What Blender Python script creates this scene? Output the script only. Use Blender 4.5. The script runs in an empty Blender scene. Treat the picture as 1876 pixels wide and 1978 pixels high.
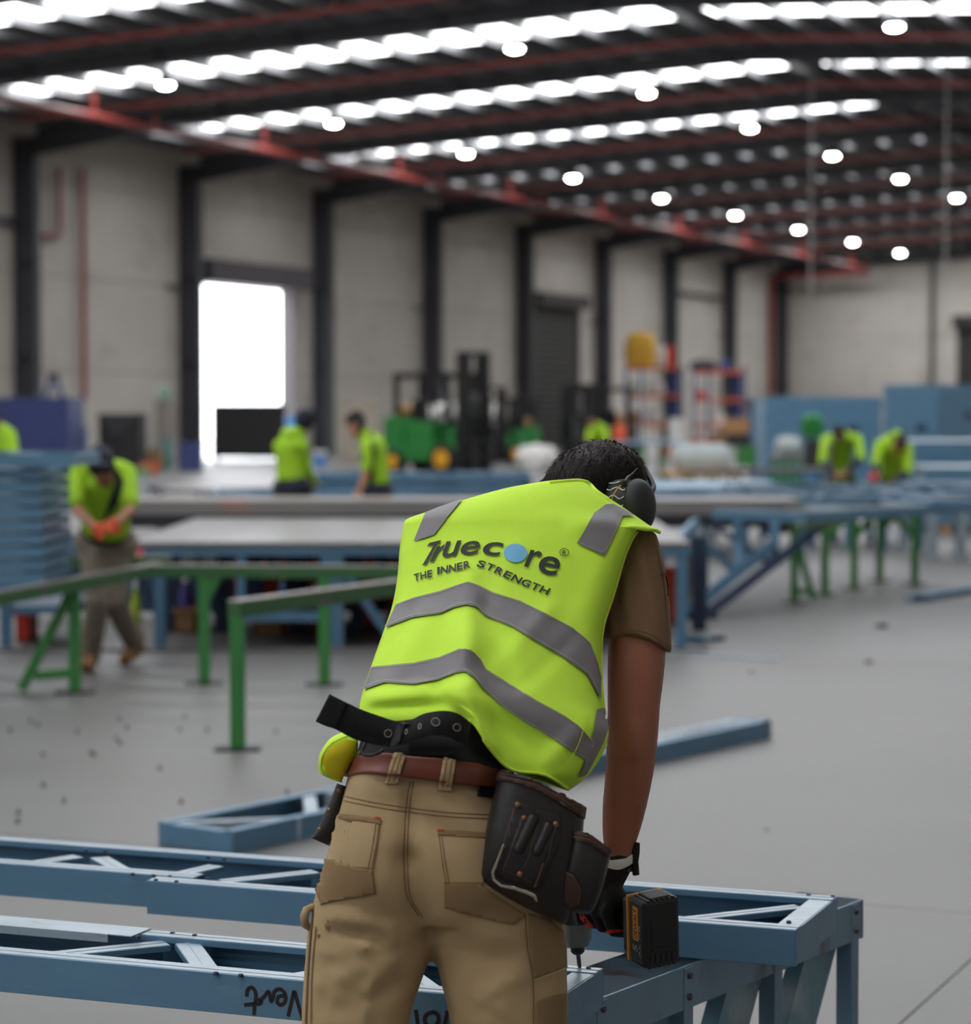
import bpy, bmesh, math, random
from math import sin, cos, pi, radians, sqrt, atan, atan2
from mathutils import Vector, Matrix
from mathutils.bvhtree import BVHTree
V = Vector
random.seed(7)
SC = bpy.context.scene
COL = SC.collection

# ------------------------------------------------------------------ camera
FPX, CX, CY, HOR, CAMH = 4800.0, 938.0, 989.0, 790.0, 1.65
PITCH = atan((CY - HOR) / FPX)
cam_d = bpy.data.cameras.new('camera')
cam = bpy.data.objects.new('camera', cam_d)
COL.objects.link(cam)
cam.location = (0, 0, CAMH)
cam.rotation_euler = (pi / 2 - PITCH, 0, 0)
cam_d.sensor_fit = 'HORIZONTAL'
cam_d.sensor_width = 36
cam_d.lens = 36 * FPX / 1876
cam_d.clip_start = 0.05
cam_d.clip_end = 600
cam_d.dof.use_dof = True
cam_d.dof.focus_distance = 4.42
cam_d.dof.aperture_fstop = 3.9
SC.camera = cam

# ------------------------------------------------------------------ world, light level, exposure
wd = bpy.data.worlds.new('overcast_sky')
SC.world = wd
wd.use_nodes = True
wd.node_tree.nodes['Background'].inputs[0].default_value = (0.93, 0.96, 1.0, 1)
wd.node_tree.nodes['Background'].inputs[1].default_value = 6.0
SKYLIGHT = 7.8
SC.view_settings.view_transform = 'Standard'
SC.view_settings.look = 'None'
SC.view_settings.gamma = 1
SC.view_settings.use_curve_mapping = False
SC.view_settings.exposure = 0.32
SC.cycles.use_denoising = True
SC.cycles.max_bounces = 8
SC.cycles.diffuse_bounces = 5
SC.cycles.glossy_bounces = 3
SC.cycles.caustics_reflective = False
SC.cycles.caustics_refractive = False
SC.cycles.sample_clamp_indirect = 6

# ------------------------------------------------------------------ places
def at(px, py, Y):
    "point on the sight line of a pixel of the photograph at world depth Y"
    r, u = (px - CX) / FPX, -(py - CY) / FPX
    d = V((r, cos(PITCH) + u * sin(PITCH), -sin(PITCH) + u * cos(PITCH)))
    return V((0, 0, CAMH)) + d * (Y / d.y)

def gz(px, py, z=0.0):
    "point of a level plane at height z that a pixel shows"
    r, u = (px - CX) / FPX, -(py - CY) / FPX
    d = V((r, cos(PITCH) + u * sin(PITCH), -sin(PITCH) + u * cos(PITCH)))
    return V((0, 0, CAMH)) + d * ((z - CAMH) / d.z)

PHI = atan(2118 / 4800)
EU = V((sin(PHI), cos(PHI), 0))      # along the hall
EV = V((cos(PHI), -sin(PHI), 0))     # across the hall
RZ = -PHI                             # turns local x onto EV and local y onto EU
ORG = V((-13.22, 70.24, 0))
def W(u, v, z=0.0):
    return ORG + EU * u + EV * v + V((0, 0, z))

# ------------------------------------------------------------------ materials
def srgb(r, g, b):
    f = lambda c: c / 12.92 if c <= 0.04045 else ((c + 0.055) / 1.055) ** 2.4
    return (f(r / 255), f(g / 255), f(b / 255))

MATS = {}
def mat(name, rgb, rough=0.6, metal=0.0, vary=0.0, scale=8.0, bump=0.0, bscale=60.0, spots=None, spot_scale=5.0, spot_lo=0.58, spot_hi=0.7, emit=0.0, stretch=(1, 1, 1), spec=0.5, sheen=0.0):
    m = bpy.data.materials.new(name)
    MATS[name] = m
    m.use_nodes = True
    nt = m.node_tree
    b = nt.nodes['Principled BSDF']
    c = (*srgb(*rgb), 1)
    b.inputs['Base Color'].default_value = c
    b.inputs['Roughness'].default_value = rough
    b.inputs['Metallic'].default_value = metal
    b.inputs['Specular IOR Level'].default_value = spec
    if sheen:
        b.inputs['Sheen Weight'].default_value = sheen
    if emit:
        b.inputs['Emission Color'].default_value = c
        b.inputs['Emission Strength'].default_value = emit
    if vary or bump or spots:
        tc = nt.nodes.new('ShaderNodeTexCoord')
        mp = nt.nodes.new('ShaderNodeMapping')
        mp.inputs['Scale'].default_value = stretch
        nt.links.new(tc.outputs['Object'], mp.inputs['Vector'])
    src = None
    if vary:
        n = nt.nodes.new('ShaderNodeTexNoise')
        n.inputs['Scale'].default_value = scale
        n.inputs['Detail'].default_value = 6
        nt.links.new(mp.outputs[0], n.inputs['Vector'])
        mr = nt.nodes.new('ShaderNodeMapRange')
        mr.inputs['From Min'].default_value = 0.25
        mr.inputs['From Max'].default_value = 0.75
        mr.inputs['To Min'].default_value = 1 - vary
        mr.inputs['To Max'].default_value = 1 + vary
        nt.links.new(n.outputs['Fac'], mr.inputs['Value'])
        mx = nt.nodes.new('ShaderNodeVectorMath')
        mx.operation = 'SCALE'
        mx.inputs[0].default_value = c[:3]
        nt.links.new(mr.outputs[0], mx.inputs['Scale'])
        src = mx.outputs[0]
        nt.links.new(src, b.inputs['Base Color'])
    if spots:
        n2 = nt.nodes.new('ShaderNodeTexNoise')
        n2.inputs['Scale'].default_value = spot_scale
        n2.inputs['Detail'].default_value = 4
        nt.links.new(mp.outputs[0], n2.inputs['Vector'])
        m2 = nt.nodes.new('ShaderNodeMapRange')
        m2.inputs['From Min'].default_value = spot_lo
        m2.inputs['From Max'].default_value = spot_hi
        nt.links.new(n2.outputs['Fac'], m2.inputs['Value'])
        mc = nt.nodes.new('ShaderNodeMix')
        mc.data_type = 'RGBA'
        mc.inputs[6].default_value = c
        mc.inputs[7].default_value = (*srgb(*spots), 1)
        if src:
            nt.links.new(src, mc.inputs[6])
        nt.links.new(m2.outputs[0], mc.inputs[0])
        nt.links.new(mc.outputs[2], b.inputs['Base Color'])
    if bump:
        n3 = nt.nodes.new('ShaderNodeTexNoise')
        n3.inputs['Scale'].default_value = bscale
        n3.inputs['Detail'].default_value = 5
        nt.links.new(mp.outputs[0], n3.inputs['Vector'])
        bp = nt.nodes.new('ShaderNodeBump')
        bp.inputs['Strength'].default_value = bump
        bp.inputs['Distance'].default_value = 0.01
        nt.links.new(n3.outputs['Fac'], bp.inputs['Height'])
        nt.links.new(bp.outputs[0], b.inputs['Normal'])
    return m

mat('floor', (108, 106, 104), 0.45, vary=0.10, scale=0.7, spots=(95, 91, 88), spot_scale=0.35, spot_lo=0.52, spot_hi=0.75, bump=0.02, bscale=14)
mat('joint', (95, 92, 88), 0.9)
mat('concrete', (184, 179, 171), 0.85, vary=0.06, scale=0.5, spots=(166, 159, 149), spot_scale=0.8, spot_lo=0.55, spot_hi=0.75)
mat('steel_dark', (66, 67, 72), 0.55, vary=0.08, scale=1.5)
mat('roof_sheet', (60, 60, 64), 0.6, vary=0.1, scale=0.6)
mat('purlin', (128, 128, 130), 0.45, vary=0.1, scale=1.0)
mat('red_pipe', (140, 56, 50), 0.45, vary=0.08, scale=2)
mat('door_dark', (38, 36, 35), 0.6, vary=0.08, scale=2)
mat('door_frame', (70, 66, 70), 0.6)
mat('skylight', (250, 252, 255), 0.5, emit=SKYLIGHT)
mat('lamp', (255, 252, 245), 0.5, emit=70)
mat('white', (226, 224, 220), 0.6, vary=0.05)
mat('cable', (170, 170, 168), 0.6)
mat('black', (20, 20, 22), 0.55)
mat('charcoal', (42, 42, 45), 0.6, vary=0.1)
mat('rubber', (28, 28, 30), 0.8)
mat('blue_steel', (95, 134, 162), 0.38, 0.25, vary=0.10, scale=3, spots=(128, 156, 176), spot_scale=9, spot_lo=0.64, spot_hi=0.9, stretch=(1, 4, 4))
mat('pale_blue_steel', (168, 184, 194), 0.35, 0.35, vary=0.15, scale=5, spots=(150, 130, 118), spot_scale=14, spot_lo=0.62, spot_hi=0.75, stretch=(1, 3, 3))  # paler copy of the blue steel; paints light from above onto flange tops
mat('trestle', (120, 150, 172), 0.45, 0.2, vary=0.14, scale=4, spots=(104, 72, 68), spot_scale=5, spot_lo=0.6, spot_hi=0.68, stretch=(1.4, 1, .5))
mat('trestle_brace', (116, 152, 168), 0.45, 0.2, vary=0.14, scale=4, spots=(170, 186, 192), spot_scale=5, spot_lo=0.52, spot_hi=0.66)
mat('blue_post', (84, 122, 150), 0.5, 0.1, vary=0.1, scale=2)
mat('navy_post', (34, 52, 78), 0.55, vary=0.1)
mat('green', (58, 128, 64), 0.45, vary=0.12, scale=3)
mat('green_dark', (52, 96, 54), 0.5, vary=0.15, scale=5, spots=(96, 92, 80), spot_scale=3)
mat('worn_steel', (150, 142, 138), 0.4, 0.4, vary=0.12, scale=4)
mat('fork_green', (44, 126, 60), 0.4, vary=0.05)
mat('fork_yellow', (226, 164, 30), 0.5)
mat('galv', (120, 117, 117), 0.36, 0.35, vary=0.38, scale=2.6, stretch=(.5, 2, 1))
mat('grey_beam', (132, 128, 126), 0.5, 0.1, vary=0.08, scale=2, spots=(164, 116, 98), spot_scale=1.3, spot_lo=0.56, spot_hi=0.68)
mat('orange', (214, 84, 40), 0.6, vary=0.08)
mat('orange_beam', (206, 92, 48), 0.5)
mat('rack_blue', (40, 62, 128), 0.5)
mat('container_blue', (52, 66, 118), 0.5, vary=0.08, scale=2)
mat('bin_blue', (34, 66, 152), 0.5)
mat('cyl_teal', (34, 128, 128), 0.45)
mat('sign_green', (60, 164, 128), 0.5)
mat('cardboard', (150, 112, 76), 0.8, vary=0.1)
mat('cardboard_pale', (168, 158, 144), 0.8, vary=0.15, scale=2)
mat('timber', (186, 140, 92), 0.75, vary=0.15, scale=6, stretch=(6, 1, 1))
mat('sack_yellow', (222, 172, 58), 0.7, vary=0.12, scale=3)
mat('red', (206, 56, 44), 0.55)
mat('pink', (214, 86, 88), 0.6)
mat('purple', (64, 46, 130), 0.6)
mat('bottle_blue', (72, 138, 204), 0.4)
mat('lime_bottle', (164, 182, 40), 0.5)
mat('tarp_grey', (168, 176, 176), 0.7, vary=0.1, scale=2)
mat('plastic_wrap', (214, 212, 208), 0.45, vary=0.14, scale=3)
# people
mat('vest', (208, 250, 76), 0.75, vary=0.04, scale=14, bump=0.22, bscale=15, spec=0.25)
mat('vest_piping', (222, 250, 80), 0.7)
mat('vest_lining', (214, 200, 20), 0.8)
mat('tape', (124, 120, 122), 0.45, vary=0.05, scale=30, bump=0.03, bscale=200)
mat('print_black', (44, 46, 46), 0.7)
mat('print_blue', (120, 186, 226), 0.7)
mat('hi_vis', (160, 206, 36), 0.8, vary=0.08, scale=6, bump=0.3, bscale=9)
mat('hi_vis_tape', (176, 178, 150), 0.6)
mat('navy_cloth', (26, 30, 46), 0.85, vary=0.1)
mat('olive_cloth', (84, 84, 62), 0.9, vary=0.15)
mat('camo', (128, 118, 104), 0.9, vary=0.2, scale=14, spots=(92, 82, 70), spot_scale=18)
mat('boot', (132, 96, 58), 0.85, vary=0.15, scale=10)
mat('skin', (176, 122, 96), 0.55, vary=0.06, scale=20, bump=0.05, bscale=160)
mat('skin_fg', (158, 99, 76), 0.52, vary=0.10, scale=9, bump=0.06, bscale=220, spots=(176, 104, 84), spot_scale=7, spot_lo=0.5, spot_hi=0.75)
mat('hair', (25, 18, 15), 0.6, vary=0.4, scale=30, bump=0.5, bscale=70, stretch=(1, 1, .3), spec=0.25)
mat('shirt_brown', (122, 94, 70), 0.9, vary=0.05, scale=20, bump=0.12, bscale=26)
mat('khaki', (176, 151, 112), 0.9, vary=0.07, scale=10, bump=0.45, bscale=11)
mat('khaki_patch', (140, 114, 80), 0.9, vary=0.07, scale=14, bump=0.08, bscale=60)
mat('stitch', (120, 92, 60), 0.8)
mat('stitch_light', (188, 166, 128), 0.8)
mat('stitch_red', (190, 70, 36), 0.8)
mat('belt_brown', (116, 60, 44), 0.4, vary=0.12, scale=12, bump=0.05, bscale=120)
mat('leather', (30, 26, 26), 0.46, vary=0.2, scale=9, bump=0.1, bscale=90)
mat('leather_brown', (60, 38, 30), 0.6, vary=0.2, scale=14, bump=0.1, bscale=90)
mat('leather_stitch', (112, 74, 50), 0.7)
mat('webbing', (20, 20, 21), 0.85, bump=0.35, bscale=420, stretch=(1, 1, 3))
mat('brass', (150, 108, 78), 0.45, 0.7)
mat('chrome', (206, 196, 180), 0.18, 1.0)
mat('glove', (14, 14, 15), 0.8, bump=0.2, bscale=120)
mat('glove_cuff', (226, 226, 226), 0.8)
mat('glove_red', (226, 52, 44), 0.6)
mat('muff', (33, 34, 36), 0.55, bump=0.04, bscale=300)
mat('drill_black', (22, 22, 23), 0.5)
mat('drill_yellow', (224, 150, 36), 0.5)
mat('drill_grey', (124, 126, 128), 0.4, 0.5)
mat('bit_steel', (88, 88, 92), 0.3, 0.9)
mat('marker', (28, 18, 20), 0.7)

# ------------------------------------------------------------------ scene objects
def tag(o, label, cat, group=None):
    o['label'] = label
    o['category'] = cat
    if group:
        o['group'] = group
    return o

def thing(name, label, cat, loc=(0, 0, 0), rz=0.0, group=None):
    o = bpy.data.objects.new(name, None)
    COL.objects.link(o)
    o.empty_display_size = 0.1
    o.location = loc
    o.rotation_euler = (0, 0, rz)
    return tag(o, label, cat, group)

def setting(name, loc=(0, 0, 0)):
    o = bpy.data.objects.new(name, None)
    COL.objects.link(o)
    o.location = loc
    o['kind'] = 'structure'
    return o

def origin_of(p):
    v = V((0, 0, 0))
    while p is not None:
        v = v + p.location
        p = p.parent
    return v

def link(name, me, m, parent=None, label=None):
    o = bpy.data.objects.new(name, me)
    COL.objects.link(o)
    if parent is not None:
        o.parent = parent
    if m and not me.materials:
        me.materials.append(MATS[m])
    if label:
        o['label'] = label
    return o

def copy_tree(root, loc=None, rz=None, label=None, group=None, parent=None):
    r = root.copy()
    COL.objects.link(r)
    if loc is not None:
        r.location = loc
    if rz is not None:
        r.rotation_euler = (0, 0, rz)
    if label:
        r['label'] = label
    if group:
        r['group'] = group
    if parent is not None:
        r.parent = parent
    for ch in list(root.children):
        copy_tree(ch, parent=r)
    return r

class MB:
    "collects vertices and faces of one mesh"
    def __init__(s):
        s.v, s.f = [], []
    def add(s, vs, fs):
        n = len(s.v)
        s.v += [V(p) for p in vs]
        s.f += [tuple(i + n for i in f) for f in fs]
        return s
    def box(s, x0, x1, y0, y1, z0, z1):
        return s.add([(x, y, z) for x in (x0, x1) for y in (y0, y1) for z in (z0, z1)],
                     [(0, 1, 3, 2), (4, 6, 7, 5), (0, 4, 5, 1), (2, 3, 7, 6), (0, 2, 6, 4), (1, 5, 7, 3)])
    def frame(s, c, ax, ay, az):
        "box with centre c and half axes"
        c, ax, ay, az = V(c), V(ax), V(ay), V(az)
        return s.add([c + ax * i + ay * j + az * k for i in (-1, 1) for j in (-1, 1) for k in (-1, 1)],
                     [(0, 1, 3, 2), (4, 6, 7, 5), (0, 4, 5, 1), (2, 3, 7, 6), (0, 2, 6, 4), (1, 5, 7, 3)])
    def beam(s, a, b, w, h, up=(0, 0, 1)):
        "solid bar from a to b, w across, h along up"
        a, b, up = V(a), V(b), V(up)
        d = (b - a).normalized()
        side = d.cross(up)
        if side.length < 1e-6:
            side = d.cross(V((0, 1, 0)))
        side.normalize()
        u2 = side.cross(d).normalized()
        return s.frame((a + b) / 2, (b - a) / 2, side * w / 2, u2 * h / 2)
    def channel(s, a, b, w, h, t=0.004, lip=0.0, side=1, up=(0, 0, 1)):
        "C section: web of height h on the outer side, flanges w pointing to side"
        a, b, up = V(a), V(b), V(up)
        d = (b - a).normalized()
        sd = d.cross(up).normalized()
        u2 = sd.cross(d).normalized()
        sd = sd * side
        prof = [(0, -h / 2), (w, -h / 2), (w, -h / 2 + lip), (w - t, -h / 2 + lip), (w - t, -h / 2 + t), (t, -h / 2 + t), (t, h / 2 - t), (w - t, h / 2 - t), (w - t, h / 2 - lip), (w, h / 2 - lip), (w, h / 2), (0, h / 2)]
        if lip <= 0:
            prof = [(0, -h / 2), (w, -h / 2), (w, -h / 2 + t), (t, -h / 2 + t), (t, h / 2 - t), (w, h / 2 - t), (w, h / 2), (0, h / 2)]
        n = len(prof)
        vs = [p + sd * x + u2 * y for p in (a, b) for x, y in prof]
        fs = [(i, (i + 1) % n, n + (i + 1) % n, n + i) for i in range(n)]
        if lip <= 0:
            caps = [(0, 1, 2, 3), (0, 3, 4, 7), (7, 4, 5, 6)]
        else:
            caps = [(0, 1, 4, 5), (1, 2, 3, 4), (0, 5, 6, 11), (11, 6, 7, 10), (7, 8, 9, 10)]
        fs += [c for c in caps] + [tuple(n + i for i in c) for c in caps]
        return s.add(vs, fs)
    def isec(s, a, b, w, h, t=0.02, up=(0, 0, 1)):
        "I section from a to b: flange width w, depth h along up"
        a, b, up = V(a), V(b), V(up)
        d = (b - a).normalized()
        sd = d.cross(up).normalized()
        u2 = sd.cross(d).normalized()
        s.frame((a + b) / 2, (b - a) / 2, sd * t / 2, u2 * (h / 2))
        for k in (-1, 1):
            s.frame((a + b) / 2 + u2 * k * (h / 2), (b - a) / 2, sd * w / 2, u2 * t / 2)
        return s
    def tube(s, pts, r, n=10, cap=True):
        pts = [V(p) for p in pts]
        rs = r if isinstance(r, (list, tuple)) else [r] * len(pts)
        ref = None
        base = len(s.v)
        for i, p in enumerate(pts):
            d = (pts[min(i + 1, len(pts) - 1)] - pts[max(i - 1, 0)]).normalized()
            if ref is None:
                ref = V((0, 0, 1)) if abs(d.z) < 0.9 else V((1, 0, 0))
            x = (ref - d * ref.dot(d)).normalized()
            ref = x
            y = d.cross(x)
            s.v += [p + (x * cos(2 * pi * k / n) + y * sin(2 * pi * k / n)) * rs[i] for k in range(n)]
        for i in range(len(pts) - 1):
            for k in range(n):
                k2 = (k + 1) % n
                s.f.append((base + i * n + k, base + i * n + k2, base + (i + 1) * n + k2, base + (i + 1) * n + k))
        if cap:
            s.f.append(tuple(base + k for k in reversed(range(n))))
            s.f.append(tuple(base + (len(pts) - 1) * n + k for k in range(n)))
        return s
    def ellipsoid(s, c, rx, ry, rz, n=16, m=10, M=None):
        c = V(c)
        base = len(s.v)
        M = M or Matrix.Identity(3)
        for i in range(1, m):
            t = pi * i / m
            for k in range(n):
                a = 2 * pi * k / n
                s.v.append(c + M @ V((rx * sin(t) * cos(a), ry * sin(t) * sin(a), rz * cos(t))))
        top = len(s.v)
        s.v += [c + M @ V((0, 0, rz)), c + M @ V((0, 0, -rz))]
        for i in range(m - 2):
            for k in range(n):
                k2 = (k + 1) % n
                s.f.append((base + i * n + k, base + (i + 1) * n + k, base + (i + 1) * n + k2, base + i * n + k2))
        for k in range(n):
            k2 = (k + 1) % n
            s.f.append((top, base + k, base + k2))
            s.f.append((top + 1, base + (m - 2) * n + k2, base + (m - 2) * n + k))
        return s
    def capsule(s, a, b, ra, rb, n=14, sx=1.0, ref=None):
        a, b = V(a), V(b)
        d = (b - a)
        L = d.length
        d = d / L if L > 1e-6 else V((0, 0, 1))
        x = V(ref) if ref is not None else (V((0, 0, 1)) if abs(d.z) < 0.9 else V((1, 0, 0)))
        x = (x - d * x.dot(d)).normalized()
        y = d.cross(x)
        prof = [(-ra * cos(t), ra * sin(t)) for t in (pi / 8, pi / 4, 3 * pi / 8, pi / 2)] + [(L + rb * sin(t), rb * cos(t)) for t in (0, pi / 8, pi / 4, 3 * pi / 8)]
        base = len(s.v)
        for h, r in prof:
            s.v += [a + d * h + (x * cos(2 * pi * k / n) * sx + y * sin(2 * pi * k / n)) * r for k in range(n)]
        for i in range(len(prof) - 1):
            for k in range(n):
                k2 = (k + 1) % n
                s.f.append((base + i * n + k, base + i * n + k2, base + (i + 1) * n + k2, base + (i + 1) * n + k))
        t0 = len(s.v)
        s.v += [a - d * ra, b + d * rb]
        for k in range(n):
            k2 = (k + 1) % n
            s.f.append((t0, base + k2, base + k))
            e = base + (len(prof) - 1) * n
            s.f.append((t0 + 1, e + k, e + k2))
        return s
    def rings(s, rows, cap=True):
        "loft through closed rings of equal length"
        base = len(s.v)
        n = len(rows[0])
        for r in rows:
            s.v += [V(p) for p in r]
        for i in range(len(rows) - 1):
            for k in range(n):
                k2 = (k + 1) % n
                s.f.append((base + i * n + k, base + i * n + k2, base + (i + 1) * n + k2, base + (i + 1) * n + k))
        if cap:
            s.f.append(tuple(base + k for k in reversed(range(n))))
            s.f.append(tuple(base + (len(rows) - 1) * n + k for k in range(n)))
        return s
    def prism(s, poly, a, b):
        "polygon (list of 3D points) pushed from offset a to offset b"
        n = len(poly)
        a, b = V(a), V(b)
        return s.add([V(p) + a for p in poly] + [V(p) + b for p in poly],
                     [tuple(reversed(range(n))), tuple(range(n, 2 * n))] + [(i, (i + 1) % n, n + (i + 1) % n, n + i) for i in range(n)])
    def lathe(s, c, prof, n=20, axis=(0, 0, 1)):
        ax = V(axis).normalized()
        x = ax.orthogonal().normalized()
        y = ax.cross(x)
        return s.rings([[V(c) + ax * h + (x * cos(2 * pi * k / n) + y * sin(2 * pi * k / n)) * r for k in range(n)] for r, h in prof])
    def mesh(s, name, sub=V((0, 0, 0)), smooth=None):
        me = bpy.data.meshes.new(name)
        me.from_pydata([tuple(p - sub) for p in s.v], [], s.f)
        bm = bmesh.new()
        bm.from_mesh(me)
        bmesh.ops.recalc_face_normals(bm, faces=bm.faces)
        bm.to_mesh(me)
        bm.free()
        if smooth is not None:
            for p in me.polygons:
                p.use_smooth = True
            if smooth < 179:
                me.set_sharp_from_angle(angle=radians(smooth))
        return me
    def build(s, name, m, parent=None, world=False, smooth=None, label=None, bevel=0.0):
        me = s.mesh(name, origin_of(parent) if world else V((0, 0, 0)), smooth)
        o = link(name, me, m, parent, label)
        if bevel:
            b = o.modifiers.new('bevel', 'BEVEL')
            b.width = bevel
            b.segments = 2
            b.limit_method = 'ANGLE'
        return o

def melt(mb, voxel, smooth_n=6, factor=0.5):
    "union of overlapping closed shapes as one continuous surface"
    me = mb.mesh('melt')
    o = bpy.data.objects.new('melt', me)
    COL.objects.link(o)
    r = o.modifiers.new('r', 'REMESH')
    r.mode = 'VOXEL'
    r.voxel_size = voxel
    r.use_smooth_shade = True
    if smooth_n:
        sm = o.modifiers.new('s', 'SMOOTH')
        sm.factor = factor
        sm.iterations = smooth_n
    dg = bpy.context.evaluated_depsgraph_get()
    dg.update()
    out = bpy.data.meshes.new_from_object(o.evaluated_get(dg))
    bpy.data.objects.remove(o)
    for p in out.polygons:
        p.use_smooth = True
    return out

def melted(mb, name, m, parent, voxel, smooth_n=6, label=None):
    "mb in world coordinates"
    me = melt(mb, voxel, smooth_n)
    me.transform(Matrix.Translation(-origin_of(parent)))
    return link(name, me, m, parent, label)

# ================================================================== THE HALL
BAY, ROOMV = 9.0, 43.2
U0, U1 = -81.0, 72.4
def zroof(v):
    return 9.75 + 0.0485 * min(v, ROOMV - v)

def wbox(mb, u0, u1, v0, v1, z0, z1):
    "box aligned with the hall"
    return mb.frame(W((u0 + u1) / 2, (v0 + v1) / 2, (z0 + z1) / 2), EU * (u1 - u0) / 2, EV * (v1 - v0) / 2, V((0, 0, (z1 - z0) / 2)))

# floor: a bed with concrete slabs, saw cut joints between them
floor = setting('floor')
wbox(MB(), U0 - 1, U1 + 1, -1, ROOMV + 1, -0.3, -0.012).build('slab_bed', 'joint', floor)
ue = [-81.0 - 0.9] + [-50.9 + 9 * k for k in range(-3, 14)] + [U1 + .5]
ve = [-0.5] + [38.8 - 8.6 * k for k in range(4, -1, -1)] + [ROOMV + 0.5]
for i in range(len(ue) - 1):
    for j in range(len(ve) - 1):
        wbox(MB(), ue[i] + .003, ue[i + 1] - .003, ve[j] + .003, ve[j + 1] - .003, -0.15, 0).build('slab', 'floor', floor)

# left wall of laid concrete panels with steel columns
wl = setting('wall_left')
rows = [(0, 2.75), (2.75, 5.5), (5.5, 8.25), (8.25, 9.9)]
D1 = (9.9, 16.25, 5.66)       # open door in the second bay
for k in range(-9, 8):
    for (z0, z1) in rows:
        a, b = k * BAY, (k + 1) * BAY
        spans = [(a, b)]
        zz0, zz1 = z0, z1
        if k == 1 and z0 < 5:
            spans = [(a, D1[0]), (D1[1], b)]
            if z0 > 2:
                zz1 = D1[2]
        if k == 1 and z0 == 5.5:
            zz0 = D1[2]
        for (p, q) in spans:
            wbox(MB(), p + .008, min(q, U1) - .008, -0.2, random.uniform(-.006, .006), zz0 + .012, zz1 - .012).build('panel', 'concrete', wl)
wbox(MB(), U0, D1[0], -0.4, -0.19, 0, 9.9).build('backing', 'joint', wl)
wbox(MB(), D1[1], U1, -0.4, -0.19, 0, 9.9).build('backing', 'joint', wl)
wbox(MB(), D1[0], D1[1], -0.4, -0.19, D1[2], 9.9).build('backing', 'joint', wl)
for k in range(-8, 9):
    u = k * BAY
    mb = MB().isec(W(u, 0.36, 0), W(u, 0.36, 9.3), 0.32, 0.68, 0.022, up=EV)
    for z in (3.1, 5.75, 8.6):
        wbox(mb, u - .15, u + .15, .03, .69, z - .012, z + .012)
    wbox(mb, u - .25, u + .25, -.02, .8, 0, .03)
    mb.build('column', 'steel_dark', wl)
    wbox(MB(), u - .9, u - .16, .02, .1, 5.4, 5.5).build('wall_bracket', 'steel_dark', wl) if k % 2 else None
# grey rail between the first columns and near the corner
for (ua, ub, z) in ((-9, 0, 6.9), (54, 63, 7.3)):
    wbox(MB(), ua + .2, ub - .2, .1, .24, z - .09, z + .09).build('girt', 'steel_dark', wl)

# back wall
wb = setting('wall_back')
for j in range(5):
    for (z0, z1) in rows[:3] + [(8.25, 10.9)]:
        wbox(MB(), U1, U1 + .2, j * 8.64 + .008, (j + 1) * 8.64 - .008, z0 + .012, z1 - .012).build('panel', 'concrete', wb)
wbox(MB(), U1 + .19, U1 + .4, -.4, ROOMV + .4, 0, 11).build('backing', 'joint', wb)
for j in range(1, 5):
    MB().isec(W(U1 - .18, j * 8.64, 0), W(U1 - .18, j * 8.64, 9.9), 0.2, 0.34, 0.02, up=EU).build('column', 'steel_dark', wb)
# right and near wall, both outside the picture
wr = setting('wall_right')
wbox(MB(), U0, U1, ROOMV, ROOMV + .3, 0, 9.9).build('panel', 'concrete', wr)
wn = setting('wall_near')
wbox(MB(), U0 - .3, U0, -.4, ROOMV + .3, 0, 10.9).build('panel', 'concrete', wn)

# roof: sheeting, purlins, haunched rafters, daylight strips
roof = setting('ceiling')
RID = ROOMV / 2
for s in (0, 1):
    v0, v1 = (-.4, RID) if s == 0 else (RID, ROOMV + .4)
    z0, z1 = zroof(v0), zroof(v1)
    MB().prism([W(U0 - .3, v0, z0), W(U0 - .3, v1, z1), W(U0 - .3, v1, z1 + .08), W(U0 - .3, v0, z0 + .08)], (0, 0, 0), EU * (U1 - U0 + .7)).build('roof_sheet', 'roof_sheet', roof)
pv = [1.0 + 1.2 * k for k in range(36)]
for v in pv:
    z = zroof(v)
    mb = MB()
    wbox(mb, U0, U1, v - .006, v + .006, z - .24, z - .02)
    wbox(mb, U0, U1, v - .006, v + .06, z - .25, z - .236)
    mb.build('purlin', 'purlin', roof)
def rafter_profile():
    pts = []
    for v in (0.7, 5.6, RID, ROOMV - 5.6, ROOMV - .7):
        pts.append((v, zroof(v) - .25, zroof(v) - (1.02 if v in (0.7, ROOMV - .7) else 0.64)))
    return pts
rp = rafter_profile()
for k in range(-8, 9):
    u = k * BAY
    mb = MB()
    for (a, b) in zip(rp, rp[1:]):
        mb.prism([W(u, a[0], a[2]), W(u, b[0], b[2]), W(u, b[0], b[1]), W(u, a[0], a[1])], EU * -.01, EU * .01)
        for q, dz in ((2, 0.012), (1, -.012)):
            mb.prism([W(u - .13, a[0], a[q]), W(u - .13, b[0], b[q]), W(u - .13, b[0], b[q] + dz), W(u - .13, a[0], a[q] + dz)], (0, 0, 0), EU * .26)
    for v in [3 + 3.6 * j for j in range(11)]:
        z = zroof(v)
        wbox(mb, u - .12, u + .12, v - .006, v + .006, z - .64, z - .25)
    mb.build('rafter', 'steel_dark', roof)
    wbox(MB(), u - .3, u + .3, 5.0, 6.2, zroof(5.6) - .67, zroof(5.6) - .64).build('rafter_splice', 'purlin', roof)
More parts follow.
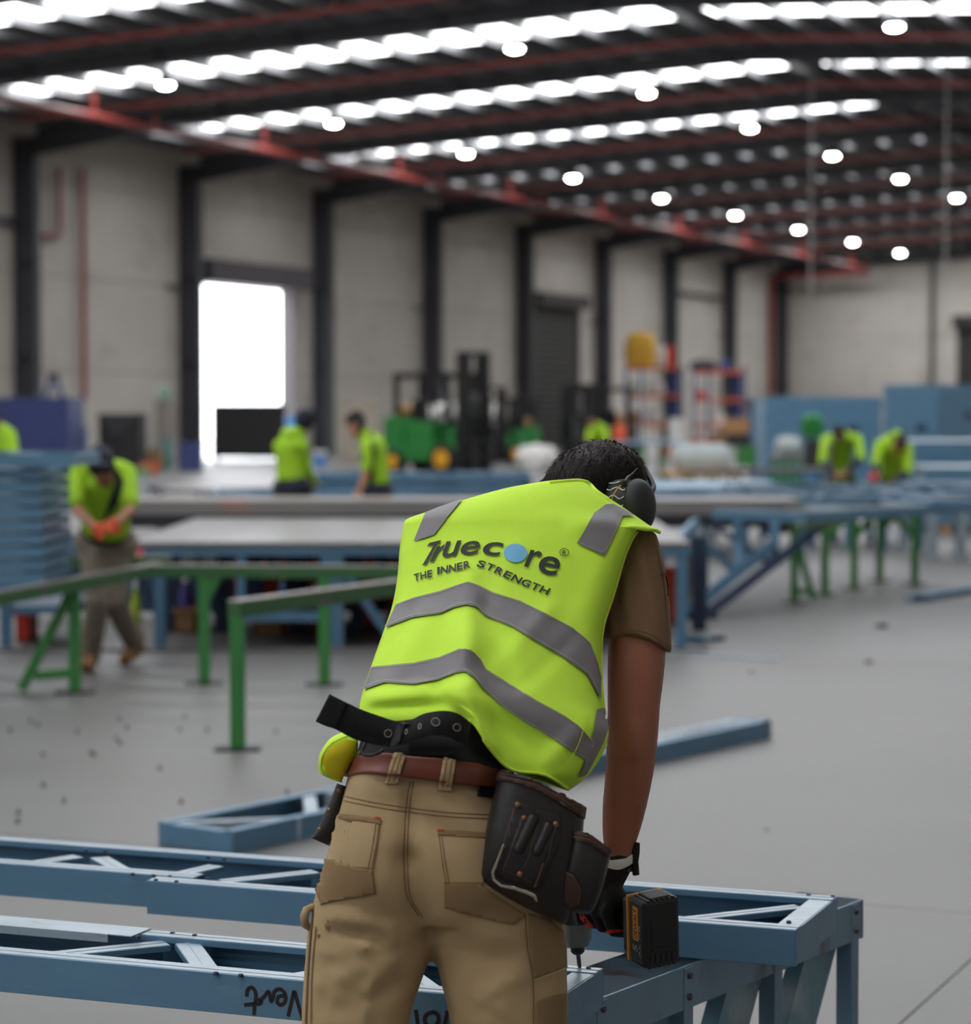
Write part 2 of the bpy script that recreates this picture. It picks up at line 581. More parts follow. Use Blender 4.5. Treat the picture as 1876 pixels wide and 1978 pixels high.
for k in range(-9, 9):  # strips in the last bays are added, unseen, to brighten the back wall
    u = -4.5 + 9 * k
    sides = [0, 1]
    if k == 2:
        sides = [0]
    for s in sides:
        a, b = (2.5, RID - .35) if s == 0 else (RID + .35, ROOMV - 2.5)
        w = {3: .4, 4: .4}.get(k, 0.78 if k < 5 else 1.0)
        MB().prism([W(u - w, a, zroof(a) - .015), W(u - w, b, zroof(b) - .015), W(u + w, b, zroof(b) - .015), W(u + w, a, zroof(a) - .015)], (0, 0, 0), (0, 0, .012)).build('skylight', 'skylight', roof)

# doors
d1 = setting('door_1')
wbox(MB(), D1[0] - .25, D1[1] + .25, .02, .75, D1[2], D1[2] + .75).build('roller_housing', 'door_frame', d1)
for u in (D1[0] - .1, D1[1]):
    wbox(MB(), u, u + .1, -.38, .12, 0, D1[2]).build('guide_rail', 'door_frame', d1)
def roller_door(name, box, slats=22):
    d = setting(name)
    (u0, u1, v0, v1, z1) = box
    along_u = (u1 - u0) > (v1 - v0)
    for i in range(slats):
        z = z1 * i / slats
        wbox(MB(), u0, u1, v0, v1, z + .01, z + z1 / slats - .012).build('slat', 'door_dark', d)
    if along_u:
        wbox(MB(), u0 - .2, u1 + .2, v0, v1 + .5, z1, z1 + .55).build('roller_housing', 'door_dark', d)
        for u in (u0 - .12, u1):
            wbox(MB(), u, u + .12, v0 - .02, v1 + .06, 0, z1).build('guide_rail', 'door_frame', d)
    else:
        wbox(MB(), u0 - .5, u1, v0 - .3, v1 + .3, z1, z1 + .6).build('roller_housing', 'door_dark', d)
        for v in (v0 - .12, v1):
            wbox(MB(), u0 - .06, u1, v, v + .12, 0, z1).build('guide_rail', 'door_frame', d)
roller_door('door_2', (37.3, 42.6, .02, .10, 6.0))
roller_door('door_3', (U1 - .1, U1 - .02, 10.1, 15.8, 6.0))
# yard outside the open door
yard = setting('yard')
wbox(MB(), -30, 60, -60, -.45, -.3, -.02).build('yard_paving', 'white', yard)

# small fittings on the walls
def red_line(name, label, pts, r, hang=None, group=None):
    t = thing(name, label, 'pipe', pts[0], group=group)
    MB().tube(pts, r, 10).build('pipe_run', 'red_pipe', t, world=True, smooth=40)
    for h in (hang or []):
        MB().beam(h[0], h[1], .05, .14, up=EU).build('hanger', 'red_pipe', t, world=True)
    return t
ZP, VP_ = 9.12, 5.5
hg = []
for k in range(-2, 8):
    for du in (4.5, 7.5):
        u = 9 * k + du
        hg.append((W(u, VP_, ZP), W(u, VP_, zroof(VP_) - .25)))
red_line('sprinkler_main', 'long red sprinkler pipe on hangers running along the wall under the rafters', [W(-22, VP_, ZP), W(70.2, VP_, ZP)], .10, hg)
p0 = W(70.5, VP_, ZP)
red_line('sprinkler_riser', 'red sprinkler riser pipe bending down beside the far corner', [W(70.6, 5.6, ZP - .25), W(70.6, 3.0, ZP - .3), W(70.6, .35, ZP - .32), W(70.6, .2, ZP - .45), W(70.6, .2, 0)], .14)
red_line('wall_pipe', 'thin red pipe with a hooked bottom end on the wall', [W(1.9, .2, 8.6), W(1.9, .2, 6.75), W(1.8, .2, 6.6), W(1.1, .2, 6.6)], .07)
red_line('wall_pipe', 'brownish red downpipe reaching low on the concrete wall', [W(3.05, .25, 8.7), W(3.05, .25, 1.9)], .085)
ORD = ['last', 'second', 'third', 'fourth', 'fifth', 'sixth', 'seventh', 'eighth', 'ninth', 'tenth', 'eleventh', 'twelfth']
for k in range(-3, 8):
    u = -2.4 + 9 * k
    mid = [W(u, v, zroof(v) - .38) for v in (1.5, RID, ROOMV - 1.5)]
    red_line('sprinkler_branch', 'red sprinkler branch pipe across the %s bay from the back wall' % ORD[7 - k], mid, .045, [(W(u, v, zroof(v) - .38), W(u, v, zroof(v) - .2)) for v in (4, 10, 16, 22, 28, 34)], 'sprinkler branch pipes')
# lamps
def lamp_proto():
    t = thing('high_bay_lamp', 'round white high bay lamp hanging under the steel roof', 'lamp', (0, 0, 0), group='high bay lamps')
    MB().lathe((0, 0, 0), [(.06, .26), (.15, .25), (.2, .12), (.21, .0), (.2, -.01)], 18).build('housing', 'charcoal', t, smooth=40)
    MB().lathe((0, 0, 0), [(.17, -.005), (.17, -.03), (.10, -.06), (.01, -.07)], 18).build('lens', 'lamp', t, smooth=50)
    MB().tube([(0, 0, .26), (0, 0, .6)], .012, 6).build('hanger', 'charcoal', t)
    return t
lp = lamp_proto()
first = True
for (v, z, du, rw) in ((8.4, 9.68, -5.8, 'left'), (17.4, 10.15, -5.0, 'second'), (26.4, 10.15, -4.7, 'third'), (35.2, 9.7, -4.7, 'right')):
    for k in range(-2, 9):
        p = W(du + 9 * k, v, z - .05)
        lab = 'round white high bay lamp, %s from the back wall in the %s row' % (ORD[8 - k], rw)
        if first:
            lp.location = p
            lp['label'] = lab
            first = False
        else:
            copy_tree(lp, loc=p, label=lab)
# hanging power cords
for (px, py, Y, lab) in ((1565, 760, 62, 'thin white power cord hanging from the roof left of the back wall'), (1825, 760, 60, 'thin white power cord hanging from the roof near the right edge')):
    b = at(px, py, Y)
    rel = b - ORG
    vv = rel.dot(EV)
    t = thing('power_cord', lab, 'cord', b)
    MB().tube([b, V((b.x, b.y, zroof(vv) - .02))], .018, 6).build('cord', 'cable', t, world=True)
    MB().lathe(b, [(.015, .0), (.03, -.02), (.03, -.12), (.02, -.14)], 10).build('socket', 'cable', t, world=True, smooth=40)

# ================================================================== STEEL FRAMES
def steel_frame(name, label, L, w, h, loc, rz, webs=None, group=None, chord_w=.04, cat='steel frame', lip=.008):
    "flat welded frame of blue C sections: two chords, end studs and zigzag webs; x along, y across, z up"
    t = thing(name, label, cat, loc, rz, group)
    MB().channel((0, 0, h / 2), (L, 0, h / 2), chord_w, h, .003, lip, side=-1).build('chord', 'blue_steel', t)
    MB().channel((0, w, h / 2), (L, w, h / 2), chord_w, h, .003, lip, side=1).build('chord', 'blue_steel', t)
    MB().channel((0, w - .004, h / 2), (0, .004, h / 2), chord_w, h - .008, .003, lip, side=-1).build('end_stud', 'blue_steel', t)
    MB().channel((L, .004, h / 2), (L, w - .004, h / 2), chord_w, h - .008, .003, lip, side=-1).build('end_stud', 'blue_steel', t)
    n = webs if webs is not None else max(2, int(L / .55))
    for i in range(n):
        x0, x1 = L * i / n + .05, L * (i + 1) / n - .05
        a, b = ((x0, .035, h / 2), (x1, w - .035, h / 2)) if i % 2 else ((x0, w - .035, h / 2), (x1, .035, h / 2))
        MB().beam(a, b, .045, h - .012).build('web', 'pale_blue_steel', t)
    return t

# stack of frames on the green trestle at the left
sx, sy = at(82, 1000, 14.0).x, 14.0
hz = .0735
stack = None
for i in range(9):
    dx, dy = random.uniform(-.004, .006), random.uniform(-.008, .008)
    n_from_top = 8 - i
    lab = ['lowest', 'second lowest', 'third lowest', 'fourth lowest', 'middle', 'fourth highest', 'third highest', 'second highest', 'highest of the short'][i]
    lab = 'pale blue steel wall frame, %s in the stack at the left edge' % lab
    p = V((sx - 2.6 + dx, sy + dy, .665 + i * hz))
    if stack is None:
        stack = steel_frame('wall_frame', lab, 2.6, .95, .059, p, 0, 5, 'frames stacked on the green trestle')
    else:
        copy_tree(stack, p, 0, lab)
sp = at(141, 900, 13.9)
steel_frame('wall_frame', 'longest blue steel frame jutting out on top of the stack', 2.9, .93, .072, (sp.x - 2.9, 13.95, .665 + 9 * hz), 0, 5, 'frames stacked on the green trestle')
fp = at(172, 1000, 16.5)
steel_frame('wall_frame', 'short pale blue frame lying behind the stack at the walking man', 1.6, .9, .085, (fp.x - 1.6, 16.3, .70), 0, 3)

# green trestles
def green_trestle(name, label, a, b, posts, sec=.07, floor_plates=True, brace=()):
    "a rail from a to b (top centre line) with posts at fractions along it"
    a, b = V(a), V(b)
    base = V(((a.x + b.x) / 2, (a.y + b.y) / 2, 0))
    t = thing(name, label, 'trestle', base)
    MB().beam(a - V((0, 0, sec / 2)), b - V((0, 0, sec / 2)), sec, sec).build('rail', 'green_dark', t, world=True, bevel=.004)
    MB().beam(a + V((0, 0, .004)), b + V((0, 0, .004)), sec * .98, .008).build('wear_strip', 'worn_steel', t, world=True)
    for f in posts:
        p = a.lerp(b, f)
        MB().beam((p.x, p.y, .012), (p.x, p.y, p.z - sec), sec * .95, sec * .95, up=(0, 1, 0)).build('post', 'green', t, world=True, bevel=.004)
        if floor_plates:
            MB().box(p.x - .11, p.x + .11, p.y - .07, p.y + .07, 0, .012).build('base_plate', 'charcoal', t, world=True)
    for (p, q) in brace:
        MB().beam(p, q, sec * .8, sec * .8).build('brace', 'green', t, world=True, bevel=.004)
    return t
A0, A1 = gz(-90, 1160, .665), gz(305, 1089, .665)
pA = gz(146, 1118, .665)
fa = (pA - A0).length / (A1 - A0).length
ft = gz(42, 1338, 0)
ft = V((ft.x, ft.y, .02))
green_trestle('green_trestle', 'green steel trestle with a slanted brace carrying the stack of blue frames', A0, A1, [fa], brace=[(V((pA.x - .02, pA.y, .6)), ft), (V((ft.x + .08, ft.y, .1)), V((pA.x, pA.y, .12)))])
B0, B1 = at(300, 1093, 14.9), at(905, 1099, 14.75)
green_trestle('green_trestle', 'long level green trestle rail on two posts behind the single post', V((B0.x, B0.y, .71)), V((B1.x, B1.y, .71)), [(395 - 300) / 605, (628 - 300) / 605], brace=[(V((at(398, 1130, 14.88).x, 14.88, .52)), V((at(420, 1110, 14.87).x, 14.87, .65)))])
C0, C1 = gz(452, 1163, .72), gz(905, 1105, .72)
green_trestle('green_trestle', 'nearest green trestle rail slanting away from a single front post', C0, C1, [.012, .97], sec=.075)
# a green rail end behind the stack
r0, r1 = at(130, 1087, 16.2), at(330, 1083, 16.3)
green_trestle('green_trestle', 'dull green trestle rail partly hidden behind the stack', V((r0.x - .8, r0.y, .68)), V((r1.x, r1.y, .68)), [.1])

# ================================================================== LONG ASSEMBLY TABLE
yt, ytb = 16.95, 20.9
xl, xr = at(248, 1050, yt).x, at(1335, 1055, yt).x
zt = .735
tb = thing('assembly_table', 'long steel assembly table with a galvanised sheet top and blue legs', 'table', ((xl + xr) / 2, yt + 1, 0))
MB().box(xl, xr, yt, ytb, zt - .03, zt).build('top_sheet', 'galv', tb, world=True)
for i in range(7):
    x = xl + (xr - xl) * (i + .5) / 7
    MB().box(x - .26, x + .26, yt + .05, ytb - .3, zt, zt + .004).build('sheet_panel', 'galv', tb, world=True)
MB().box(xl, xr, yt + .01, yt + .07, zt - .085, zt - .03).build('front_rail', 'blue_post', tb, world=True)
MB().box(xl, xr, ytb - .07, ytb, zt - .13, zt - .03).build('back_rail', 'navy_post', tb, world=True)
posts = [8, 307, 464, 630, 652, 905, 1130, 1318]
for px in posts:
    x = at(px, 1150, yt).x
    w = .028 if px in (464,) else .036
    MB().box(x - w, x + w, yt + .02, yt + .10, 0, zt - .03).build('leg', 'blue_post', tb, world=True)
for px in (330, 430, 575, 690, 780, 1000, 1350):
    x = at(px, 1150, yt + 1.6).x
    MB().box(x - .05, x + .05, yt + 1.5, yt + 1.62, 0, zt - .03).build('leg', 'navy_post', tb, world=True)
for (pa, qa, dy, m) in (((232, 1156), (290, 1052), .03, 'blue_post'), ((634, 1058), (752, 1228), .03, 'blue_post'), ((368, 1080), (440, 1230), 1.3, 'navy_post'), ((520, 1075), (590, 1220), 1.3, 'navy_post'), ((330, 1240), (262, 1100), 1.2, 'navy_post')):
    a, b = at(*pa, yt + dy + .02), at(*qa, yt + dy + .02)
    MB().beam(a, b, .05, .045, up=(0, 1, 0)).build('brace', m, tb, world=True)
for (p, q, py) in ((470, 625, 1190), (5, 140, 1177)):
    a, b = at(p, py, yt + .1), at(q, py, yt + .1)
    MB().box(a.x, b.x, yt + .04, yt + .12, a.z - .03, a.z + .03).build('shelf_rail', 'blue_post', tb, world=True)
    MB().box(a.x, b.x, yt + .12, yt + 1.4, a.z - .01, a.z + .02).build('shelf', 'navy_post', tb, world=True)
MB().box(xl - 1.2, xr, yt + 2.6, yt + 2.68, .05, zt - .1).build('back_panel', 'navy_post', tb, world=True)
x8 = at(8, 1150, yt).x
MB().box(x8 - .6, xl, yt + .01, yt + .09, zt - .35, zt - .28).build('front_rail', 'blue_post', tb, world=True)
MB().box(x8 - .6, xr + .1, yt - .12, yt + .02, 0, .025).build('bottom_rail', 'galv', tb, world=True)
# heavy beam along the far side of the table, running on to the right
bx0, bx1 = at(232, 985, 21.1).x, at(1545, 985, 21.1).x
zb = at(900, 966, 21.0).z
gb = thing('steel_beam', 'long grey steel beam with rusty patches laid along the far table edge', 'beam', ((bx0 + bx1) / 2, 21.1, zt))
MB().box(bx0, bx1, 21.0, 21.9, zb - .13, zb).build('top_plate', 'grey_beam', gb, world=True, bevel=.008)
MB().box(bx0, bx1, 21.02, 21.08, zt - .09, zb - .12).build('web', 'charcoal', gb, world=True)
# bracket at the right end
br = thing('end_bracket', 'blue braced steel bracket under the right end of the long table', 'bracket', at(1400, 1190, 20))
def bseg(a, b, Y, Y2=None, w=.085, m='blue_post', nm='strut'):
    MB().beam(at(*a, Y), at(*b, Y2 or Y), w, w * .8, up=(0, 1, 0)).build(nm, m, br, world=True)
bseg((1310, 1196), (1495, 1050), 19.5, 20.6)
bseg((1340, 1206), (1585, 1018), 19.3, 20.9, .075, 'navy_post')
bseg((1342, 1030), (1425, 1110), 20.2, 20.2, .06)
bseg((1380, 1016), (1490, 1090), 20.8, 20.6, .05, 'navy_post')
bseg((1425, 1000), (1425, 1105), 20.4, 20.2, .075, nm='post')
bseg((1496, 995), (1496, 1078), 20.7, 20.6, .075, nm='post')
bseg((1362, 1010), (1362, 1185), 20.6, 20.4, .055, 'navy_post', 'post')
bseg((1338, 1040), (1322, 1190), 20.0, 19.6, .07, 'charcoal', 'post')
bseg((1300, 1195), (1385, 1195), 19.5, 19.5, .10, 'navy_post', 'foot')
bseg((1345, 1010), (1300, 1060), 20.6, 18.6, .08, 'blue_post', 'strut')
bseg((1480, 1026), (1575, 1016), 20.7, 20.85, .07, 'charcoal', 'strut')
fl = thing('orange_panel', 'upright orange red panel beside the brown sleeve under the table', 'panel', gz(1300, 1190, 0))
p0, p1 = at(1270, 1095, 19.0), at(1306, 1190, 19.0)
MB().box(p0.x, p1.x, 19.0, 19.06, 0.02, p0.z).build('sheet', 'orange', fl, world=True)
MB().box(p0.x - .02, p1.x + .02, 18.97, 19.09, 0, .03).build('foot', 'charcoal', fl, world=True)

# clutter under the table
def crate(label, pa, pb, Y, m, depth=.3, z=None, name='crate', cat='crate'):
    a, b = at(*pa, Y), at(*pb, Y)
    z0, z1 = (b.z, a.z)
    if z is not None:
        z0, z1 = z, z + (a.z - b.z)
    z0 = max(z0, 0.0)
    t = thing(name, label, cat, ((a.x + b.x) / 2, Y, z0))
    mb = MB()
    w = .012
    mb.box(a.x, b.x, Y, Y + depth, z0, z0 + w)
    for (xa, xb, ya, yb) in ((a.x, b.x, Y, Y + w), (a.x, b.x, Y + depth - w, Y + depth), (a.x, a.x + w, Y, Y + depth), (b.x - w, b.x, Y, Y + depth)):
        mb.box(xa, xb, ya, yb, z0, z1)
    mb.build('body', m, t, world=True)
    r = MB()
    e = .012
    for (xa, xb, ya, yb) in ((a.x - e, b.x + e, Y - e, Y), (a.x - e, b.x + e, Y + depth, Y + depth + e), (a.x - e, a.x, Y - e, Y + depth + e), (b.x, b.x + e, Y - e, Y + depth + e)):
        r.box(xa, xb, ya, yb, z1 - .03, z1)
    r.build('rim', m, t, world=True)
    return t
crate('tall orange red bin under the table between two blue legs', (507, 1066), (561, 1250), 18.75, 'orange', z=0, name='bin', cat='bin')
crate('narrow orange bin under the table left of the middle leg', (448, 1104), (462, 1250), 18.75, 'orange', z=0, name='bin', cat='bin')
crate('orange bin under the table right of the two close legs', (692, 1070), (727, 1250), 18.75, 'orange', z=0, name='bin', cat='bin')
crate('orange bin under the table next to the man in the vest', (748, 1070), (790, 1250), 18.75, 'orange', z=0, name='bin', cat='bin')
crate('small orange bin half hidden behind a blue leg', (597, 1068), (618, 1250), 18.75, 'orange', z=0, name='bin', cat='bin')
crate('brown cardboard carton on the floor under the long table', (336, 1184), (378, 1230), 18.2, 'cardboard', z=0, name='carton', cat='box')
crate('wide brown timber tray on the floor under the shelf', (490, 1205), (546, 1240), 18.0, 'cardboard', z=0, name='tray', cat='tray')
crate('dark red box on the floor at the left table end', (30, 1195), (60, 1250), 17.6, 'red', z=0, name='box', cat='box')
def bottle(label, px, py0, py1, w, Y, m, z=None, cap='white', name='bottle'):
    a, b = at(px, py0, Y), at(px, py1, Y)
    h = a.z - b.z
    r = w * Y / FPX / 2
    z0 = b.z if z is None else z
    t = thing(name, label, 'bottle', (a.x, Y, z0))
    MB().lathe((0, 0, 0), [(r * .9, 0), (r, h * .05), (r, h * .62), (r * .5, h * .8), (r * .4, h * .86)], 14).build('body', m, t, smooth=50)
    MB().lathe((0, 0, 0), [(r * .45, h * .86), (r * .45, h), (r * .3, h * 1.01)], 12).build('cap', cap, t, smooth=50)
shelf_z = at(540, 1190, yt).z + .02
bottle('blue spray bottle on the shelf under the table', 546, 1128, 1186, 14, 17.3, 'bottle_blue', shelf_z)
bottle('second blue bottle on the shelf by the right blue leg', 611, 1140, 1186, 24, 17.35, 'bottle_blue', shelf_z)
bottle('lime coloured bottle on the floor under the slanted brace', 262, 1130, 1250, 20, 17.6, 'lime_bottle', 0)
bottle('purple bottle on the floor behind the green post', 360, 1150, 1250, 26, 18.8, 'purple', 0)
t = thing('foam_roll', 'white wrapped roll with a green band under the table top', 'roll', at(383, 1085, 17.8))
a, b = at(352, 1078, 17.8), at(418, 1074, 17.8)
MB().tube([a, a.lerp(b, .02), b.lerp(a, .02), b], [.05, .062, .062, .05], 14).build('roll', 'white', t, world=True, smooth=40)
MB().tube([a.lerp(b, .42), a.lerp(b, .58)], .066, 14).build('band', 'green', t, world=True, smooth=40)
for nm, lab, pa, pb, m in (('hook', 'flat pink card hanging from the table edge', (246, 1058), (276, 1086), 'pink'),):
    t = thing('card', lab, 'card', at(260, 1086, 16.9))
    a, b = at(*pa, 16.9), at(*pb, 16.9)
    mb = MB().box(a.x, b.x, 16.9, 16.92, b.z, a.z)
    mb.build('sheet', m, t, world=True)
    MB().tube([V(((a.x + b.x) / 2, 16.91, a.z)), V(((a.x + b.x) / 2, 16.97, zt - .05))], .006, 6).build('hook', 'charcoal', t, world=True)

# ================================================================== RIGHT HAND WORK AREA
def rack_table(name, label, pts_top, legs_px, Y0, Y1, z):
    pass
# green legged trestle line with blue frames on it
q0, q1 = gz(1535, 1012, .74), gz(1768, 962, .74)
gt = thing('green_trestle', 'row of green posts with knee braces carrying blue frames at the right', 'trestle', ((q0.x + q1.x) / 2, (q0.y + q1.y) / 2, 0))
MB().beam(q0 - V((0, 0, .04)), q1 - V((0, 0, .04)), .07, .07).build('rail', 'green_dark', gt, world=True)
for (px, py) in ((1534, 1165), (1593, 1150), (1650, 1138), (1699, 1124), (1767, 1130)):
    g = gz(px, py, 0)
    MB().beam((g.x, g.y, .01), (g.x, g.y, .72 if px != 1534 else .62), .065, .065, up=(0, 1, 0)).build('post', 'green', gt, world=True)
    MB().box(g.x - .1, g.x + .1, g.y - .06, g.y + .06, 0, .012).build('base_plate', 'charcoal', gt, world=True)
    if px in (1593, 1650, 1699):
        MB().beam((g.x, g.y, .48), (g.x + .2, g.y + .05, .70), .055, .055, up=(0, 1, 0)).build('knee_brace', 'green', gt, world=True)
    if px == 1767:
        MB().beam((g.x, g.y, .45), (g.x - .25, g.y - .05, .70), .055, .055, up=(0, 1, 0)).build('knee_brace', 'green', gt, world=True)
    if px == 1534:
        f = gz(1572, 1158, 0.03)
        MB().beam((g.x, g.y, .58), f, .055, .055, up=(0, 1, 0)).build('brace', 'green', gt, world=True)
        MB().beam((g.x, g.y, .1), V((f.x - .03, f.y, .1)), .045, .045, up=(0, 1, 0)).build('brace', 'green', gt, world=True)
# blue frames lying on that trestle and beyond
def laid(label, px, py, z, L, w, h, rz=RZ, n=None, group='blue frames laid on the far tables'):
    p = gz(px, py, z)
    return steel_frame('wall_frame', label, L, w, h, V((p.x, p.y, z - h)), rz, n, group)
R2 = radians(62)
laid('blue frame on the green posts, its end nearest the long table', 1440, 962, .86, 3.2, .9, .08, radians(20), 5)
laid('blue frame lying furthest right on the green posts', 1556, 990, .83, 3.3, .9, .08, radians(50), 5)
laid('blue frame at the bent workers, lying flat in front of them', 1560, 957, .86, 3.0, 1.3, .08, radians(4), 5)
laid('thin blue frame lying behind the man with the ear muffs', 1220, 950, .84, 3.2, 1.0, .09, radians(3), 5)
laid('darker blue frame lying behind the ear muff on the left', 1215, 966, .80, 2.6, .8, .16, radians(3), 4)
laid('low blue frame pile between the grey heap and the workers', 1420, 940, .84, 3.6, 1.1, .06, radians(2), 5)
# grey ladder-like steel bundle
def bundle(label, px, py, Y, L, n, m, rz=0.0, z0=None, r=.03, name='steel_bundle', gap=.07):
    p = at(px, py, Y)
    z = p.z if z0 is None else z0
    t = thing(name, label, 'bundle', (p.x, p.y, z), rz)
    for i in range(n):
        MB().channel((0, i * gap, r), (L, i * gap, r), r * 1.6, r * 1.9, .004, 0, 1).build('section', m, t)
    for x in (.15 * L, .85 * L):
        MB().box(x - .02, x + .02, -.02, n * gap, -.004, .0).build('strap', 'charcoal', t)
    return t
bundle('grey steel sections bundled on the table left of the bent workers', 1405, 938, 33, 1.6, 8, 'galv', 0.05, .80)
bundle('pale steel sections laid loose on the far blue table', 1330, 925, 38, 2.0, 7, 'galv', .1, .66)
# tables under those far frames
def plain_table(label, xa, xb, py, Y, z, dep, top, leg, name='work_table', px_legs=4):
    a, b = at(xa, py, Y), at(xb, py, Y)
    t = thing(name, label, 'table', ((a.x + b.x) / 2, Y, 0))
    MB().box(a.x, b.x, Y, Y + dep, z - .06, z).build('table_top', top, t, world=True, bevel=.006)
    for i in range(px_legs):
        x = a.x + .06 + (b.x - a.x - .12) * i / (px_legs - 1)
        for y in (Y + .06, Y + dep - .06):
            MB().box(x - .04, x + .04, y - .04, y + .04, 0, z - .06).build('leg', leg, t, world=True)
    return t
plain_table('blue topped work table behind the long grey beam', 1215, 1560, 960, 27.5, .74, 4.0, 'blue_steel', 'blue_post')
plain_table('pale blue table on light blue posts at the right edge', 1795, 1990, 970, 26.9, .80, 2.1, 'blue_steel', 'pale_blue_steel', px_legs=4)
plain_table('blue work table with the two bent men standing behind it', 1560, 1790, 955, 29.2, .74, 1.2, 'blue_steel', 'blue_post')
plain_table('far green table with a blue top behind the dark haired head', 1195, 1335, 855, 58, .88, 2.0, 'blue_steel', 'green')
laid('blue wall frame lying on the pale table at the right edge', 1800, 966, .87, 3.0, 1.6, .07, radians(2), 5)
plain_table('added pale table standing in for door glare on the floor behind the long beam', 300, 600, 948, 34, .55, 7, 'galv', 'navy_post')  # low table added where the floor reflects the open door
laid('blue frame lying across the pale far table at the left', 405, 950, .62, 2.6, 1.5, .06, radians(1), 4)
t = thing('blue_beam', 'dark blue beam lying level left of the hooded man', 'beam', at(330, 950, 42.5))
a, b = at(262, 944, 42.5), at(410, 944, 42.5)
MB().channel((a.x, 42.5, a.z), (b.x, 42.5, a.z), .1, .09, .006, 0, 1).build('channel_bar', 'container_blue', t, world=True)
MB().box(a.x + .2, a.x + .28, 42.52, 42.6, 0, a.z - .045).build('stand', 'navy_post', t, world=True)
MB().box(b.x - .28, b.x - .2, 42.52, 42.6, 0, a.z - .045).build('stand', 'navy_post', t, world=True)
# blue frame stack behind the standing men
base_l = None
for i in range(5):
    p = at(612, 950, 31.5)
    lab = 'long blue frame, %s of the low stack behind the two standing men' % ['bottom one', 'second from below', 'middle one', 'second from the top', 'topmost'][i]
    q = V((p.x + random.uniform(-.05, .05), 31.5 + random.uniform(-.1, .1), .42 + i * .085))
    if base_l is None:
        base_l = steel_frame('wall_frame', lab, 2.75, 1.2, .075, q, 0, 5, 'frames stacked behind the standing men')
    else:
        copy_tree(base_l, q, random.uniform(-.012, .012), lab)
for sx_ in (.2, 2.4):
    p = at(612, 950, 31.5)
    t = thing('timber_bearer', 'timber block %s under the low blue stack' % ('on the left' if sx_ < 1 else 'on the right'), 'timber', (p.x + sx_, 31.4, 0))
    MB().box(-.06, .06, 0, 1.4, 0, .42).build('block', 'timber', t)
# big stacks by the back wall
def pack(label, pl, pr, ptop, Y, dep, n, rz=0.0, z0=.1, holes=(), name='frame_pack'):
    "strapped pack of blue panels standing on bearers"
    a, b, c = at(pl, 800, Y), at(pr, 800, Y), at(pl, ptop, Y)
    L = b.x - a.x
    t = thing(name, label, 'frame pack', (a.x, Y, 0), rz)
    h = (c.z - z0) / n
    for i in range(n):
        dx = random.uniform(-.03, .03)
        MB().channel((dx, 0, z0 + h * (i + .5)), (L + dx, 0, z0 + h * (i + .5)), .05, h * .96, .006, .012, -1).build('panel', 'blue_steel', t)
        MB().channel((L + dx, .0, z0 + h * (i + .5)), (L + dx, dep, z0 + h * (i + .5)), .05, h * .96, .006, .012, -1).build('panel', 'blue_steel', t)
        MB().channel((dx, dep, z0 + h * (i + .5)), (L + dx, dep, z0 + h * (i + .5)), .05, h * .96, .006, .012, 1).build('panel', 'blue_steel', t)
    MB().box(.02, L - .02, .01, dep - .01, z0 + h * n - .02, z0 + h * n - .005).build('cover_sheet', 'pale_blue_steel', t)
    MB().box(0.08, L - .08, .06, dep - .06, z0, z0 + h * n - .03).build('core', 'blue_steel', t)
    for x in (.2 * L, .8 * L):
        MB().box(x - .06, x + .06, 0, dep, 0, z0).build('bearer', 'timber', t)
    for (fx, fz, side) in holes:
        zz = z0 + (c.z - z0) * fz
        if side == 0:
            MB().box(fx * L - .12, fx * L + .12, -.012, .0, zz - .07, zz + .07).build('slot_plate', 'navy_post', t)
        else:
            MB().box(L + .0, L + .012, fx * dep - .12, fx * dep + .12, zz - .07, zz + .07).build('slot_plate', 'navy_post', t)
    return t
pack('long pale blue pack of steel frames by the back wall', 1478, 1705, 766, 52, 3.0, 6, holes=((.75, .62, 0), (.35, .7, 0)))
pack('tallest pale blue frame pack at the right by the back wall', 1706, 1826, 743, 46, 4.5, 7, rz=radians(-40), holes=((.3, .55, 0), (.7, .6, 0), (.25, .72, 1), (.55, .58, 1)))
pack('low wide blue frame pack behind the right bent man', 1763, 1990, 852, 36, 2.6, 4, holes=())
pack('lowest blue frame pack at the right edge behind the table', 1790, 1990, 902, 33, 1.8, 3)

